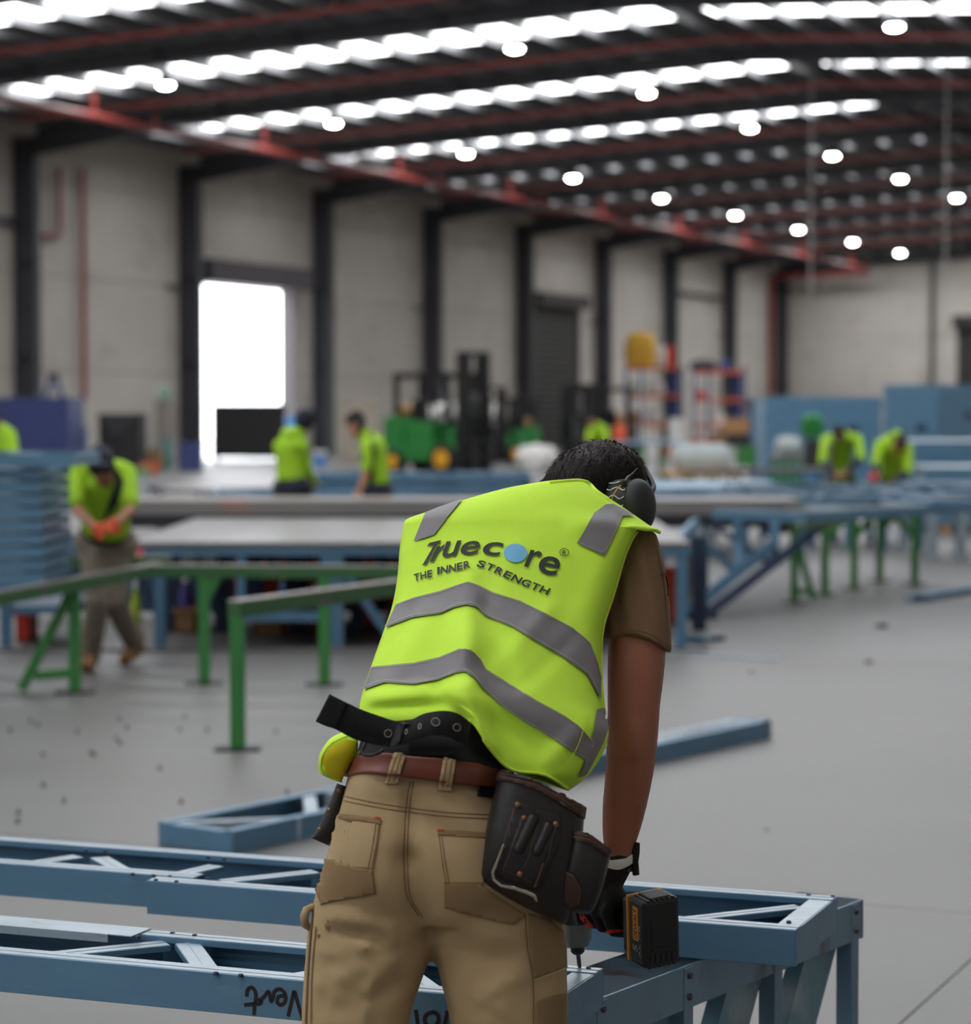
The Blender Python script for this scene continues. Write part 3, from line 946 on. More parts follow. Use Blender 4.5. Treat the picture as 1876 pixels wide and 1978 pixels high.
# ================================================================== FORKLIFTS, RACKS AND STORES
def forklift(label, loc, rz, body, mast='black', s=1.0, mh=3.05):
    t = thing('forklift', label, 'forklift', loc, rz)
    def B(nm, m, *boxes, bev=.03):
        mb = MB()
        for b in boxes:
            mb.box(*[c * s for c in b])
        return mb.build(nm, m, t, bevel=bev * s)
    B('counterweight', body, (-2.35, -1.75, -.52, .52, .35, 1.32))
    B('chassis', body, (-1.75, -.25, -.5, .5, .32, .72))
    B('hood', body, (-1.75, -.95, -.46, .46, .72, 1.22))
    B('front_cowl', body, (-.5, -.3, -.46, .46, .72, 1.15))
    B('seat', 'black', (-1.65, -1.15, -.25, .25, 1.22, 1.3), (-1.72, -1.6, -.25, .25, 1.25, 1.72), bev=.05)
    for y in (-.46, .46):
        for (xa, xb, za, zb) in ((-.42, -.34, 1.1, 2.3), (-2.0, -1.92, 1.1, 2.3)):
            MB().beam((xa * s, y * s, za * s), (xa * s + (.0 if xa < -1 else -.12) * s, y * s, zb * s), .11 * s, .11 * s, up=(0, 1, 0)).build('guard_post', 'black', t)
    gm = MB()
    for y in (-.48, .48):
        gm.box(-2.05 * s, -.4 * s, (y - .05) * s, (y + .05) * s, 2.2 * s, 2.33 * s)
    for i in range(8):
        x = -2.02 + i * .22
        gm.box((x - .025) * s, (x + .025) * s, -.46 * s, .46 * s, 2.26 * s, 2.31 * s)
    gm.build('overhead_guard', 'black', t)
    MB().tube([(-.55 * s, 0, 1.1 * s), (-.85 * s, 0, 1.45 * s)], .03 * s, 8).build('steering_column', 'black', t)
    MB().lathe((-.87 * s, 0, 1.47 * s), [(.17 * s, -.015 * s), (.19 * s, 0), (.17 * s, .015 * s)], 16, axis=(-.6, 0, .8)).build('steering_wheel', 'black', t, smooth=60)
    for y in (-.36, .36):
        B('mast_rail', mast, (-.22, .0, y - .13, y + .13, .08, mh), bev=.01)
        B('inner_rail', mast, (-.17, -.05, y * .55 - .05, y * .55 + .05, .1, mh - .15), bev=.005)
        B('fork', 'charcoal', (.12, 1.2, y * .7 - .07, y * .7 + .07, .06, .11), (.12, .18, y * .7 - .07, y * .7 + .07, .06, .7), bev=.004)
        MB().tube([(-.1 * s, y * .25 * s, .2 * s), (-.1 * s, y * .25 * s, (mh - .9) * s)], .04 * s, 8).build('hydraulic_ram', 'drill_grey', t)
    for (za, zb) in ((mh - .1, mh + .02), (1.5, 1.62), (.1, .25)):
        B('mast_cross', mast, (-.21, -.02, -.46, .46, za, zb), bev=.005)
    B('fork_carriage', mast, (.02, .12, -.5, .5, .35, .47), (.02, .12, -.5, .5, .72, .82), bev=.004)
    bk = MB()
    for i in range(6):
        y = -.45 + i * .18
        bk.box(.03 * s, .07 * s, (y - .015) * s, (y + .015) * s, .8 * s, 1.35 * s)
    bk.box(.03 * s, .07 * s, -.47 * s, .47 * s, 1.33 * s, 1.38 * s)
    bk.build('load_backrest', mast, t)
    for (x, r) in ((-.55, .36), (-2.0, .28)):
        for y in (-.5, .5):
            c = V((x, y, r)) * s
            w = MB().lathe(c, [(r * .6 * s, -.12 * s), (r * .94 * s, -.12 * s), (r * s, -.07 * s), (r * s, .07 * s), (r * .94 * s, .12 * s), (r * .6 * s, .12 * s)], 22, axis=(0, 1, 0)).build('wheel', 'rubber', t, smooth=40)
            sg = 1 if y > 0 else -1
            MB().lathe(c, [(r * .6 * s, sg * .10 * s), (r * .58 * s, sg * .14 * s), (r * .2 * s, sg * .15 * s), (.02, sg * .17 * s)], 18, axis=(0, 1, 0)).build('rim', 'fork_yellow', w, smooth=40)
    MB().tube([(-2.1 * s, .2 * s, 1.46 * s), (-2.1 * s, -.25 * s, 1.46 * s)], .14 * s, 14).build('gas_bottle', 'timber', t, smooth=40)
    return t
z1 = 7920 / (918 - 790)
forklift('green forklift with a black mast and a yellow wheel hub', (at(922, 900, z1).x, z1, 0), radians(-38), 'fork_green', s=1.1, mh=2.78)
forklift('second green forklift half hidden behind the mast of the nearer one', (at(950, 880, 74).x, 74, 0), radians(-125), 'fork_green', s=.85, mh=2.7)
forklift('dark forklift parked in front of the closed roller door', (at(1112, 860, 64).x, 64, 0), radians(-125), 'charcoal', s=.95, mh=2.4)

# pallet racks
def rack(label, px0, px1, ptop, Y, levels, dep=1.0):
    a, b = at(px0, ptop, Y), at(px1, ptop, Y)
    L, H = b.x - a.x, a.z
    t = thing('pallet_rack', label, 'rack', (a.x, Y, 0), radians(-4))
    for x in (0, L * .27, L):
        for y in (0, dep):
            MB().box(x - .05, x + .05, y - .05, y + .05, 0, H + .1).build('upright', 'rack_blue', t)
        n = 5
        for i in range(n):
            z0, z1_ = H * i / n + .1, H * (i + 1) / n
            MB().beam((x, 0, z0), (x, dep, z1_) if i % 2 else (x, dep, z0 + .02), .04, .04).build('lacing', 'rack_blue', t)
    for z in levels:
        for y in (0, dep):
            MB().box(0.05, L - .05, y - .03, y + .03, z - .12, z).build('beam', 'orange_beam', t)
        MB().box(0.05, L - .05, .04, dep - .04, z, z + .02).build('deck', 'timber', t)
    MB().box(L - .55, L - .1, dep + .02, dep + .04, .3, H - .1).build('back_mesh', 'rack_blue', t)
    return t, a.x, L
rk1, rx, rL = rack('blue and orange pallet rack topped with a yellow sack', 1210, 1318, 712, 104, [1.05, 2.25, 3.4])
rk2, rx2, rL2 = rack('blue and orange pallet rack topped with a dark bundle', 1342, 1438, 714, 108, [.95, 2.1, 3.3])
def sack(label, pa, pb, Y, m, dep=.9, name='sack', z=None, cat='sack', lumps=3):
    a, b = at(*pa, Y), at(*pb, Y)
    z0 = b.z if z is None else z
    w, h = (b.x - a.x), a.z - b.z
    t = thing(name, label, cat, ((a.x + b.x) / 2, Y + dep / 2, z0))
    rows = []
    for i in range(9):
        f = i / 8
        e = .86 + .14 * sin(pi * min(1, f * 1.15)) if f < .9 else .86 - (f - .9) * 1.6
        ring = []
        for k in range(20):
            an = 2 * pi * k / 20
            sx = (abs(cos(an)) ** .32) * (1 if cos(an) >= 0 else -1)
            sy = (abs(sin(an)) ** .32) * (1 if sin(an) >= 0 else -1)
            wob = 1 + .03 * sin(k * 2.3 + i * lumps)
            ring.append((w / 2 * e * sx * wob, dep / 2 * e * sy * wob, h * f))
        rows.append(ring)
    MB().rings(rows).build('bag', m, t, smooth=60)
    MB().lathe((0, 0, h), [(.12 * w, -.04), (.07 * w, .02), (.09 * w, .07)], 10).build('tied_neck', m, t, smooth=60)
    return t
sack('large yellow sack on top of the left pallet rack', (1208, 645), (1268, 710), 104.1, 'sack_yellow', .8, z=3.42)
sack('white sack on top of the left pallet rack beside the yellow one', (1271, 670), (1288, 708), 104.2, 'plastic_wrap', .6, z=3.42)
sack('red bag on top of the left pallet rack', (1289, 668), (1302, 708), 104.2, 'red', .5, z=3.42)
sack('dark rolled bundle on top of the right pallet rack', (1334, 692), (1388, 712), 108.1, 'charcoal', .8, z=3.32, name='bundle')
sack('violet blue bag on top of the right pallet rack', (1391, 692), (1412, 710), 108.3, 'rack_blue', .4, z=3.32)
sack('white sack on the middle shelf of the left rack', (1250, 722), (1285, 748), 104.2, 'plastic_wrap', .7, z=2.27)
sack('white wrapped box on the lower shelf of the left rack', (1248, 768), (1282, 797), 104.2, 'plastic_wrap', .7, z=1.07, name='wrapped_box', cat='box')
sack('pale sack on the narrow bay of the left rack', (1216, 724), (1236, 750), 104.2, 'plastic_wrap', .6, z=2.27)
sack('brown carton on the narrow bay of the left rack', (1218, 778), (1236, 800), 104.2, 'cardboard', .6, z=1.07, name='carton', cat='box')
sack('pale carton standing on the lower shelf of the right rack', (1376, 778), (1400, 806), 108.2, 'white', .6, z=.97, name='carton', cat='box')
sack('pinkish carton on the right rack middle shelf', (1345, 748), (1364, 762), 108.2, 'pink', .6, z=2.12, name='carton', cat='box')
for (lab, pa, pb, Y, m) in (
        ('white wrapped carton on the floor right of the orange bag', (1250, 822), (1276, 856), 84, 'plastic_wrap'),
        ('pink carton on the floor beside the white one', (1280, 826), (1296, 852), 84, 'pink'),
        ('tall white carton standing below the left pallet rack', (1295, 780), (1320, 850), 90, 'white'),
        ('dark red machine crate below the right pallet rack', (1340, 812), (1374, 842), 92, 'red'),
        ('brown crate below the right pallet rack', (1380, 805), (1405, 845), 92, 'cardboard'),
        ('pale stack of boards right of the pallet racks', (1405, 808), (1478, 838), 84, 'timber'),
        ('dark crate under the pale boards right of the racks', (1408, 838), (1476, 862), 83.5, 'charcoal'),
        ('grey crate in front of the corner pipe', (1446, 768), (1476, 800), 100, 'cardboard')):
    crate(lab, pa, pb, Y, m, depth=1.0, name='crate', cat='crate', z=0 if 'floor' in lab or 'below' in lab else None)
sack('orange bag standing behind the man with the dark hair', (1186, 820), (1211, 858), 62, 'orange', .5, z=.75)
sack('white bulk bag stack right of the forklift', (998, 826), (1078, 868), 69.5, 'plastic_wrap', 1.2, z=0)
sack('small white bulk bag on the floor left of the dark forklift', (1012, 872), (1054, 912), 64, 'plastic_wrap', .6, z=0)
sack('low white bulk bag behind the forklift seat', (780, 768), (835, 800), 76, 'plastic_wrap', 1.2, z=1.28)
sack('white wrapped bale behind the forklift mast', (838, 766), (884, 800), 77, 'plastic_wrap', 1.2, z=1.28)
sack('white bulk bag standing behind the second green forklift', (952, 766), (980, 815), 78, 'plastic_wrap', 1.0, z=1.15)
crate('dark grey container under the white bales behind the forklift', (770, 800), (890, 880), 75.8, 'charcoal', depth=2.2, z=0)
crate('low crate under the white bulk bag at the second forklift', (946, 820), (990, 890), 77.8, 'charcoal', depth=1.2, z=0)
# beige covered machine by the wall
bx_later = ('tall beige covered machine against the wall behind the two men', (655, 775), (728, 900), 76)
sack('grey tarpaulin heap on the tables in the middle distance', (1305, 850), (1418, 905), 48, 'tarp_grey', 1.2, name='tarpaulin', cat='tarpaulin', z=.42)
plain_table('low timber topped table under the grey tarpaulin heap', 1290, 1435, 905, 47.6, .42, 1.9, 'timber', 'green')
plain_table('green machine stand left of the bent workers', 1500, 1560, 872, 45, .80, 1.2, 'worn_steel', 'green')
sack('pile of pale offcuts on the green machine stand', (1505, 838), (1552, 872), 45.2, 'tarp_grey', .9, name='offcut_pile', cat='pile', z=.81)
t = thing('drop_saw', 'green drop saw standing among offcuts left of the bent workers', 'saw', at(1570, 850, 44))
a, b = at(1556, 800, 44), at(1586, 850, 44)
MB().box(a.x, b.x, 44, 44.3, .55, b.z).build('saw_stand', 'charcoal', t, world=True, bevel=.02)
MB().lathe(((a.x + b.x) / 2, 44.1, (a.z + b.z) / 2), [(.02, -.06), (.2, -.05), (.22, 0), (.2, .05), (.02, .06)], 18, axis=(0, 1, .2)).build('blade_guard', 'fork_green', t, world=True, smooth=40)
MB().box(a.x, b.x, 44.05, 44.25, a.z - .12, a.z).build('motor_cover', 'sign_green', t, world=True, bevel=.03)
MB().tube([V((a.x, 44.1, 0)), V((a.x, 44.1, .56))], .03, 8).build('leg', 'charcoal', t, world=True)
MB().tube([V((b.x, 44.1, 0)), V((b.x, 44.1, .56))], .03, 8).build('leg', 'charcoal', t, world=True)
for i, (lab, pa, pb, Y, m) in enumerate((('green bracket stand right of the grey tarpaulin', (1425, 862), (1460, 900), 47, 'green'), ('blue tub among the offcuts at the workers', (1558, 905), (1580, 925), 40, 'bottle_blue'))):
    crate(lab, pa, pb, Y, m, depth=.4, name='tub', cat='tub')

# left background
c0 = 62.0
a, b = at(-40, 768, c0), at(133, 880, c0)
t = thing('shipping_container', 'dark blue steel container at the left edge', 'container', ((a.x + b.x) / 2, c0, 0))
MB().box(a.x, b.x, c0, c0 + 2.4, .1, a.z).build('body', 'container_blue', t, world=True)
n = 14
for i in range(n):
    x = a.x + (b.x - a.x) * (i + .5) / n
    MB().box(x - .035, x + .035, c0 - .03, c0, .2, a.z - .1).build('side_rib', 'container_blue', t, world=True)
for x in (a.x, b.x - .1):
    MB().box(x, x + .1, c0 - .05, c0 + .05, 0, a.z + .02).build('corner_post', 'container_blue', t, world=True)
l0 = at(104, 768, c0 + 1)
t = thing('step_ladder', 'small blue step ladder standing on the blue container', 'ladder', (l0.x, c0 + 1, a.z))
tz = at(104, 728, c0 + 1).z
for sx_ in (-1, 1):
    for y in (-.15, .15):
        MB().beam((l0.x + sx_ * .22, c0 + 1 + y, a.z), (l0.x + sx_ * .06, c0 + 1 + y, tz), .05, .05, up=(0, 1, 0)).build('rail', 'rack_blue', t, world=True)
for i in range(2):
    z = a.z + (tz - a.z) * (i + 1) / 3
    MB().box(l0.x - .16 + .04 * i, l0.x + .16 - .04 * i, c0 + .85, c0 + 1.15, z, z + .03).build('tread', 'rack_blue', t, world=True)
MB().box(l0.x - .13, l0.x + .13, c0 + .82, c0 + 1.18, tz - .04, tz + .08).build('top_cap', 'black', t, world=True, bevel=.03)
def bx(label, pa, pb, Y, m, name, cat, dep=.8, trim=None, z0=None):
    a, b = at(*pa, Y), at(*pb, Y)
    z = max(0, b.z) if z0 is None else z0
    t = thing(name, label, cat, ((a.x + b.x) / 2, Y, z))
    MB().box(a.x, b.x, Y, Y + dep, z, a.z).build('body', m, t, world=True, bevel=.03)
    MB().box(a.x - .02, b.x + .02, Y - .02, Y + dep + .02, a.z - .08, a.z + .01).build('lid', trim or m, t, world=True, bevel=.01)
    return t
bx('bright blue plastic tub beside the blue container', (135, 826), (160, 900), 66, 'bin_blue', 'tub', 'tub', z0=0)
# black screen with a folded cover
t = bx('black covered crate standing by the wall behind the walking man', (190, 800), (272, 915), 64, 'black', 'covered_crate', 'crate', 1.2, 'charcoal', z0=0)
a, b = at(190, 800, 64), at(272, 862, 64)
MB().prism([V((a.x + .02, 63.97, a.z - .1)), V((b.x - .05, 63.97, a.z - .1)), V((a.x + .42, 63.97, b.z + .2))], (0, 0, 0), (0, -.03, 0)).build('cover_flap', 'charcoal', t, world=True)
bx('light grey cabinet on the wall under the green exit sign', (299, 772), (324, 850), 75.5, 'worn_steel', 'cabinet', 'cabinet', .4, z0=0)
t = thing('exit_sign', 'small green and white emergency sign on the wall', 'sign', at(316, 756, 75.6))
a, b = at(303, 745, 75.6), at(329, 769, 75.6)
MB().box(a.x, b.x, 75.6, 75.66, b.z, a.z).build('plate', 'white', t, world=True)
MB().box(a.x + .08, b.x - .03, 75.58, 75.6, b.z + .02, a.z - .08).build('green_field', 'sign_green', t, world=True)
MB().box(a.x + .16, b.x - .12, 75.57, 75.58, b.z + .1, a.z - .16).build('white_symbol', 'white', t, world=True)
for (px, pt, w, m, lab) in ((322, 842, 17, 'cyl_teal', 'tall teal gas cylinder standing by the wall'), (296, 862, 18, 'green', 'short green gas cylinder beside the teal one'), (279, 822, 10, 'cyl_teal', 'slim teal gas cylinder next to the black crate')):
    Y = 68.0
    p = at(px, pt, Y)
    r = w / 2 * Y / FPX
    t = thing('gas_cylinder', lab, 'gas cylinder', (p.x, Y, 0))
    MB().lathe((0, 0, 0), [(r * .9, 0), (r, .05), (r, p.z - .3), (r * .8, p.z - .18), (r * .35, p.z - .1)], 16).build('shell', m, t, smooth=50)
    MB().lathe((0, 0, 0), [(r * .4, p.z - .1), (r * .4, p.z), (r * .2, p.z + .01)], 10).build('valve_cap', 'charcoal', t, smooth=50)
bx('dark blue tool chest on the floor beside column and door', (345, 858), (388, 915), 66, 'container_blue', 'tool_chest', 'chest', .7, 'rack_blue', z0=0)
bx('brown timber pallet box behind the walking man', (240, 872), (310, 915), 66.5, 'cardboard', 'pallet_box', 'box', .8, z0=0)
bx('orange flat case on the floor beside the gas cylinders', (270, 897), (300, 915), 62.8, 'orange', 'flat_case', 'case', .5, z0=0)
bx('grey bin at the shoulder of the walking man', (232, 905), (283, 990), 40, 'tarp_grey', 'bin', 'bin', .4, 'green', z0=0)
bx(*bx_later, 'cardboard_pale', 'covered_machine', 'machine', 1.4, z0=0)
# black trailer box in the open doorway
d0 = W(D1[0] + .5, -1.2)
t = thing('black_screen', 'large black panel on legs standing in the bright open doorway', 'panel', (d0.x, d0.y, 0))
a = W(10.0, 1.2)
pa, pb = at(409, 780, 78.5), at(551, 884, 78.5)
MB().box(pa.x, pb.x, 78.5, 78.62, pb.z, pa.z).build('board', 'black', t, world=True, bevel=.01)
for x in (pa.x + .1, pb.x - .2):
    MB().box(x, x + .1, 78.3, 78.8, 0, .06).build('foot', 'charcoal', t, world=True)
    MB().box(x, x + .1, 78.62, 78.7, .06, pa.z - .2).build('leg', 'charcoal', t, world=True)
bx('blue plastic drum box in the doorway right of the black panel', (553, 806), (582, 890), 82, 'bottle_blue', 'drum_box', 'box', .8, z0=0)
bx('small pale blue cart by the column right of the doorway', (606, 872), (628, 906), 70, 'bottle_blue', 'cart', 'cart', .5, 'white', z0=0)

# ================================================================== FOREGROUND FRAMES ON THE TRESTLE
ZT, HT = .64, .072           # top of the frames and their height
PH2 = radians(21.0)
EV2, EU2 = V((cos(PH2), -sin(PH2), 0)), V((sin(PH2), cos(PH2), 0))
def local(p, o):
    r = V(p) - V(o)
    return (r.dot(EV2), r.dot(EU2))
def near_frame(name, label, o, spans_front, spans_back, webs, ends, screws):
    "frame aligned with the hall; all x,y in its own axes (x to the right, y away), top at ZT"
    t = thing(name, label, 'steel frame', (o[0], o[1], ZT - HT), -PH2)
    zc = HT / 2
    for (x0, x1, y, w) in spans_front:
        MB().channel((x0, y, zc), (x1, y, zc), w, HT, .0025, .010, side=-1).build('front_chord', 'blue_steel', t, bevel=.0015)
        MB().box(x0 + .002, x1 - .002, y + .004, y + w - .001, HT, HT + .0006).build('lit_flange_face', 'pale_blue_steel', t)  # pale sheet on the flange paints the light falling from above
        MB().box(x0, x1, y + w * .45, y + w * .52, HT + .0006, HT + .0016).build('flange_rib', 'pale_blue_steel', t)
    for (x0, x1, y, w) in spans_back:
        MB().channel((x0, y, zc), (x1, y, zc), w, HT, .0025, .013, side=1).build('back_chord', 'blue_steel', t, bevel=.0015)
        MB().box(x0 + .002, x1 - .002, y - w + .001, y - .004, HT, HT + .0006).build('lit_flange_face', 'pale_blue_steel', t)
        MB().box(x0, x1, y - w * .52, y - w * .45, HT + .0006, HT + .0016).build('flange_rib', 'pale_blue_steel', t)
    def clip(p, q, wd):
        yf = max([s[2] for s in spans_front if s[0] - .04 <= p[0] <= s[1] + .04] or [0]) + .012 + wd * .4
        yb = wd_back - .012 - wd * .4
        y = min(max(p[1], yf), yb)
        f = (y - p[1]) / (q[1] - p[1]) if abs(q[1] - p[1]) > 1e-4 else 0
        return (p[0] + (q[0] - p[0]) * f, y)
    wd_back = spans_back[0][2]
    for (a, b, w) in webs:
        a, b = clip(a, b, w), clip(b, a, w)
        A, B = V((*a, zc - .003)), V((*b, zc - .003))
        d = (B - A).normalized()
        sd = d.cross(V((0, 0, 1))).normalized()
        A, B = A - sd * w / 2, B - sd * w / 2
        MB().channel(A, B, w, HT - .012, .0025, .012, side=1).build('web', 'blue_steel', t, bevel=.0012)
        c = (A + B) / 2 + sd * w / 2
        c.z = HT - .0088
        MB().frame(c, d * ((B - A).length / 2 - .002), sd * (w / 2 - .002), V((0, 0, .0004))).build('lit_web_face', 'pale_blue_steel', t)  # pale sheet, top light painted onto the web
        MB().frame(c + V((0, 0, .0008)), d * ((B - A).length / 2 - .004), sd * .0015, V((0, 0, .0006))).build('flange_rib', 'pale_blue_steel', t)
    for (x, y0, y1, w) in ends:
        MB().channel((x, y0, zc), (x, y1, zc), w, HT - .004, .0025, .010, side=-1).build('end_stud', 'blue_steel', t, bevel=.0015)
        MB().box(x - w + .001, x - .004, y0 + .03, y1 - .03, HT - .002, HT - .0012).build('lit_flange_face', 'pale_blue_steel', t)
    for (x, y) in screws:
        MB().lathe((x, y, HT), [(.0052, -.002), (.0052, .002), (.004, .0036), (.0015, .0042)], 8).build('screw', 'navy_post', t, smooth=50)
    return t
def PX(o, *pts):
    return [local(gz(px, py, ZT), o) for (px, py) in pts]
# far one: right front corner at o1
o1 = gz(1537, 1797, ZT)
o1 = (o1.x, o1.y)
w1 = local(gz(1633, 1732, ZT), V((*o1, ZT)))[1]
O1 = V((*o1, ZT))
xs = local(gz(277, 1703, ZT), O1)[0]
def web1(a, b, w=.045):
    (x0, y0), (x1, y1) = PX(O1, a, b)
    return ((x0, y0), (x1, y1), w)
in1 = .062
webs1 = [web1((-220, 1648), (-20, 1676)), web1((0, 1668), (152, 1646)), web1((192, 1648), (262, 1688)), web1((302, 1690), (418, 1664)), web1((385, 1699), (610, 1675)), web1((660, 1680), (760, 1715)), web1((770, 1722), (960, 1693)), web1((1290, 1770), (1545, 1742), .04)]
scr1 = PX(O1, (166, 1643), (203, 1645), (402, 1657), (433, 1660), (256, 1689), (296, 1692), (328, 1694), (301, 1701), (341, 1704), (401, 1698), (1562, 1730), (1609, 1733), (1524, 1782))
near_frame('wall_frame', 'far long blue steel frame with a stepped joint on the near trestle', o1,
           [(xs, 0, 0, .048), (-4.2, xs + .08, in1, .05)], [(-4.2, 0, w1, .046)], webs1, [(0, .003, w1 - .003, .05)], scr1)
# near one: right back corner at (1166,1871)
b2 = gz(1166, 1870, ZT)
f2 = gz(300, 1869, ZT)
yy = (f2 - b2).dot(EU2)
w2 = -yy
o2 = (b2 + EU2 * yy)
o2 = (o2.x, o2.y)
O2 = V((*o2, ZT))
def web2(a, b, w=.048):
    (x0, y0), (x1, y1) = PX(O2, a, b)
    return ((x0, y0), (x1, y1), w)
webs2 = [web2((-180, 1778), (-40, 1838)), web2((20, 1842), (322, 1812)), web2((362, 1812), (408, 1876)), web2((495, 1888), (720, 1852)), web2((760, 1850), (850, 1915))]
scr2 = PX(O2, (266, 1811), (333, 1804), (376, 1808), (417, 1881), (465, 1885), (1137, 1872))
t2 = near_frame('wall_frame', 'nearest long blue steel frame with black marker writing on its side', o2,
                [(-3.4, 0, 0, .050)], [(-3.4, 0, w2, .046)], webs2, [(0, .003, w2 - .003, .045)], scr2)
xd = PX(O2, (283, 1800))[0][0]
MB().box(-3.3, xd, w2 - .080, w2 - .002, HT + .0016, HT + .0036).build('doubler_plate', 'pale_blue_steel', t2)
MB().box(-3.3, xd - .05, w2 - .083, w2 - .079, HT - .012, HT + .0036).build('doubler_plate', 'pale_blue_steel', t2)
# marker writing on its near face, upside down
def glyph_mesh(txt, bold=0.0, shear=0.0):
    cu = bpy.data.curves.new('glyph', 'FONT')
    cu.body = txt
    cu.offset = bold
    cu.shear = shear
    cu.resolution_u = 4
    o = bpy.data.objects.new('glyph', cu)
    COL.objects.link(o)
    dg = bpy.context.evaluated_depsgraph_get()
    dg.update()
    me = bpy.data.meshes.new_from_object(o.evaluated_get(dg))
    bpy.data.objects.remove(o)
    return me
def stroke(mb, pts, w, f):
    "pen stroke through 2D points, mapped by f"
    pts = [V((*p, 0)) for p in pts]
    L, R = [], []
    for i, p in enumerate(pts):
        d = (pts[min(i + 1, len(pts) - 1)] - pts[max(0, i - 1)]).normalized()
        n = V((-d.y, d.x, 0)) * w / 2
        L.append(f(p + n))
        R.append(f(p - n))
    n = len(pts)
    mb.add(L + R, [(i, i + 1, n + i + 1, n + i) for i in range(n - 1)])
def curve2(ctrl, n=6):
    "smooth line through 2D points"
    out = []
    P = [V((*c, 0)) for c in ctrl]
    P = [P[0] * 2 - P[1]] + P + [P[-1] * 2 - P[-2]]
    for i in range(1, len(P) - 2):
        for k in range(n):
            t = k / n
            a, b, c, d = P[i - 1], P[i], P[i + 1], P[i + 2]
            q = .5 * ((2 * b) + (c - a) * t + (2 * a - 5 * b + 4 * c - d) * t * t + (3 * b - a - 3 * c + d) * t ** 3)
            out.append((q.x, q.y))
    out.append((P[-2].x, P[-2].y))
    return out
def face_xz(px, py):
    "pixel to x,z on the near face of the front frame"
    g = gz(px, 1890, ZT)
    lo, hi = -3.0, 1.0
    for _ in range(40):
        m = (lo + hi) / 2
        p = V((*o2, 0)) + EV2 * m
        q = (p.x / p.y)
        if q < (px - CX) / FPX / cos(PITCH):
            lo = m
        else:
            hi = m
    p = V((*o2, 0)) + EV2 * lo
    return (lo, at(px, py, p.y).z - (ZT - HT))
mk = MB()
def zz(*pts):
    return [(300 + x / 5.232, 1600 + y / 5.232) for x, y in pts]
for s in (zz((1325, 1900), (1355, 1780), (1390, 1640)), zz((1390, 1640), (1430, 1780), (1475, 1930)),
          zz((1190, 1640), (1250, 1625), (1300, 1680), (1295, 1750), (1250, 1785), (1215, 1750), (1232, 1700), (1295, 1690)),
          zz((1040, 1745), (1090, 1690), (1130, 1650), (1155, 1750), (1190, 1640)),
          zz((905, 1700), (915, 1630), (965, 1610), (1000, 1680), (985, 1800), (980, 1885)), zz((880, 1785), (960, 1775), (1050, 1765), (1020, 1720))):
    stroke(mk, curve2([face_xz(*p) for p in s]), 0.0068, lambda p: V((p.x, -.0008, p.y)))
mk.build('marker_writing', 'marker', t2, label='black marker writing, upside down')
mk = MB()
for s in ([(806, 1980), (804, 1962), (802, 1950)], [(838, 1954), (823, 1960), (820, 1974), (832, 1984), (845, 1976), (846, 1962), (838, 1954)], [(858, 1980), (862, 1964), (864, 1952)]):
    stroke(mk, curve2([face_xz(*p) for p in s]), 0.0068, lambda p: V((p.x, -.0008, p.y)))
mk.build('marker_writing', 'marker', t2, label='black marker digits, upside down')

# trestle carrying the frames: top chord, posts, flat diagonal braces, bottom chord
zq = ZT - HT - .002
e0, e1 = gz(1167, 1926, zq), gz(1668, 1737, zq)
dT = (e1 - e0)
dT.z = 0
dT.normalize()
sT = V((dT.y, -dT.x, 0))          # right hand side of the trestle
LT = (e1 - e0).length
base = e0 - dT * .3
tr = thing('trestle', 'worn blue steel trestle with riveted posts under the near frames', 'trestle', (base.x, base.y, 0), atan2(dT.y, dT.x))
LL = LT + .3
Wt = .16
MB().channel((0, 0, zq - .043), (LL, 0, zq - .043), Wt, .086, .004, .012, side=-1).build('top_chord', 'trestle', tr, bevel=.002)
MB().box(0, LL, .004, Wt - .002, zq - .0006, zq).build('top_face', 'worn_steel', tr)
MB().channel((0, .0, .05), (LL, .0, .05), Wt, .086, .004, .012, side=-1).build('bottom_chord', 'trestle', tr, bevel=.002)
def tx(px, py):
    "distance along the trestle of a pixel on its right face"
    lo, hi = 0, 4
    for _ in range(40):
        m = (lo + hi) / 2
        p = base + dT * m
        if p.x / p.y < (px - CX) / FPX:
            lo = m
        else:
            hi = m
    return lo
for px in (1165, 1333, 1508, 1657):
    x = tx(px, 1900)
    MB().channel((x, -.002, .012), (x, -.002, zq - .004), .038, .036, .003, .008, side=1, up=(1, 0, 0)).build('post', 'trestle', tr, bevel=.0015)
    for z in (zq - .02, zq - .062, .07, .03):
        MB().lathe((x, -.004, z), [(.007, 0), (.0065, .003), (.003, .005)], 8, axis=(0, -1, 0)).build('rivet', 'bit_steel', tr, smooth=50)
for (pa, pb) in ((1495, 1400), (1640, 1548), (1322, 1190)):
    xa, xb = tx(pa, 1880), tx(pb, 1880)
    a, b = V((xa - .03, .03, zq - .05)), V((xb - .10, .03, .06))
    MB().channel(a, b, .04, .13, .003, .01, side=-1, up=(1, 0, 1)).build('brace', 'trestle_brace', tr, bevel=.0015)
    MB().lathe((xa - .03, .035, zq - .09), [(.006, 0), (.005, .004)], 8, axis=(0, -1, 0)).build('rivet', 'bit_steel', tr)
MB().box(LL - .008, LL, 0, Wt, zq - .086, zq - .001).build('end_plate', 'trestle', tr)
# a second trestle under the left ends, out of the picture
tr2 = copy_tree(tr, tr.location - EV2 * 3.1 + dT * .2, label='worn blue steel trestle under the left ends of the near frames')

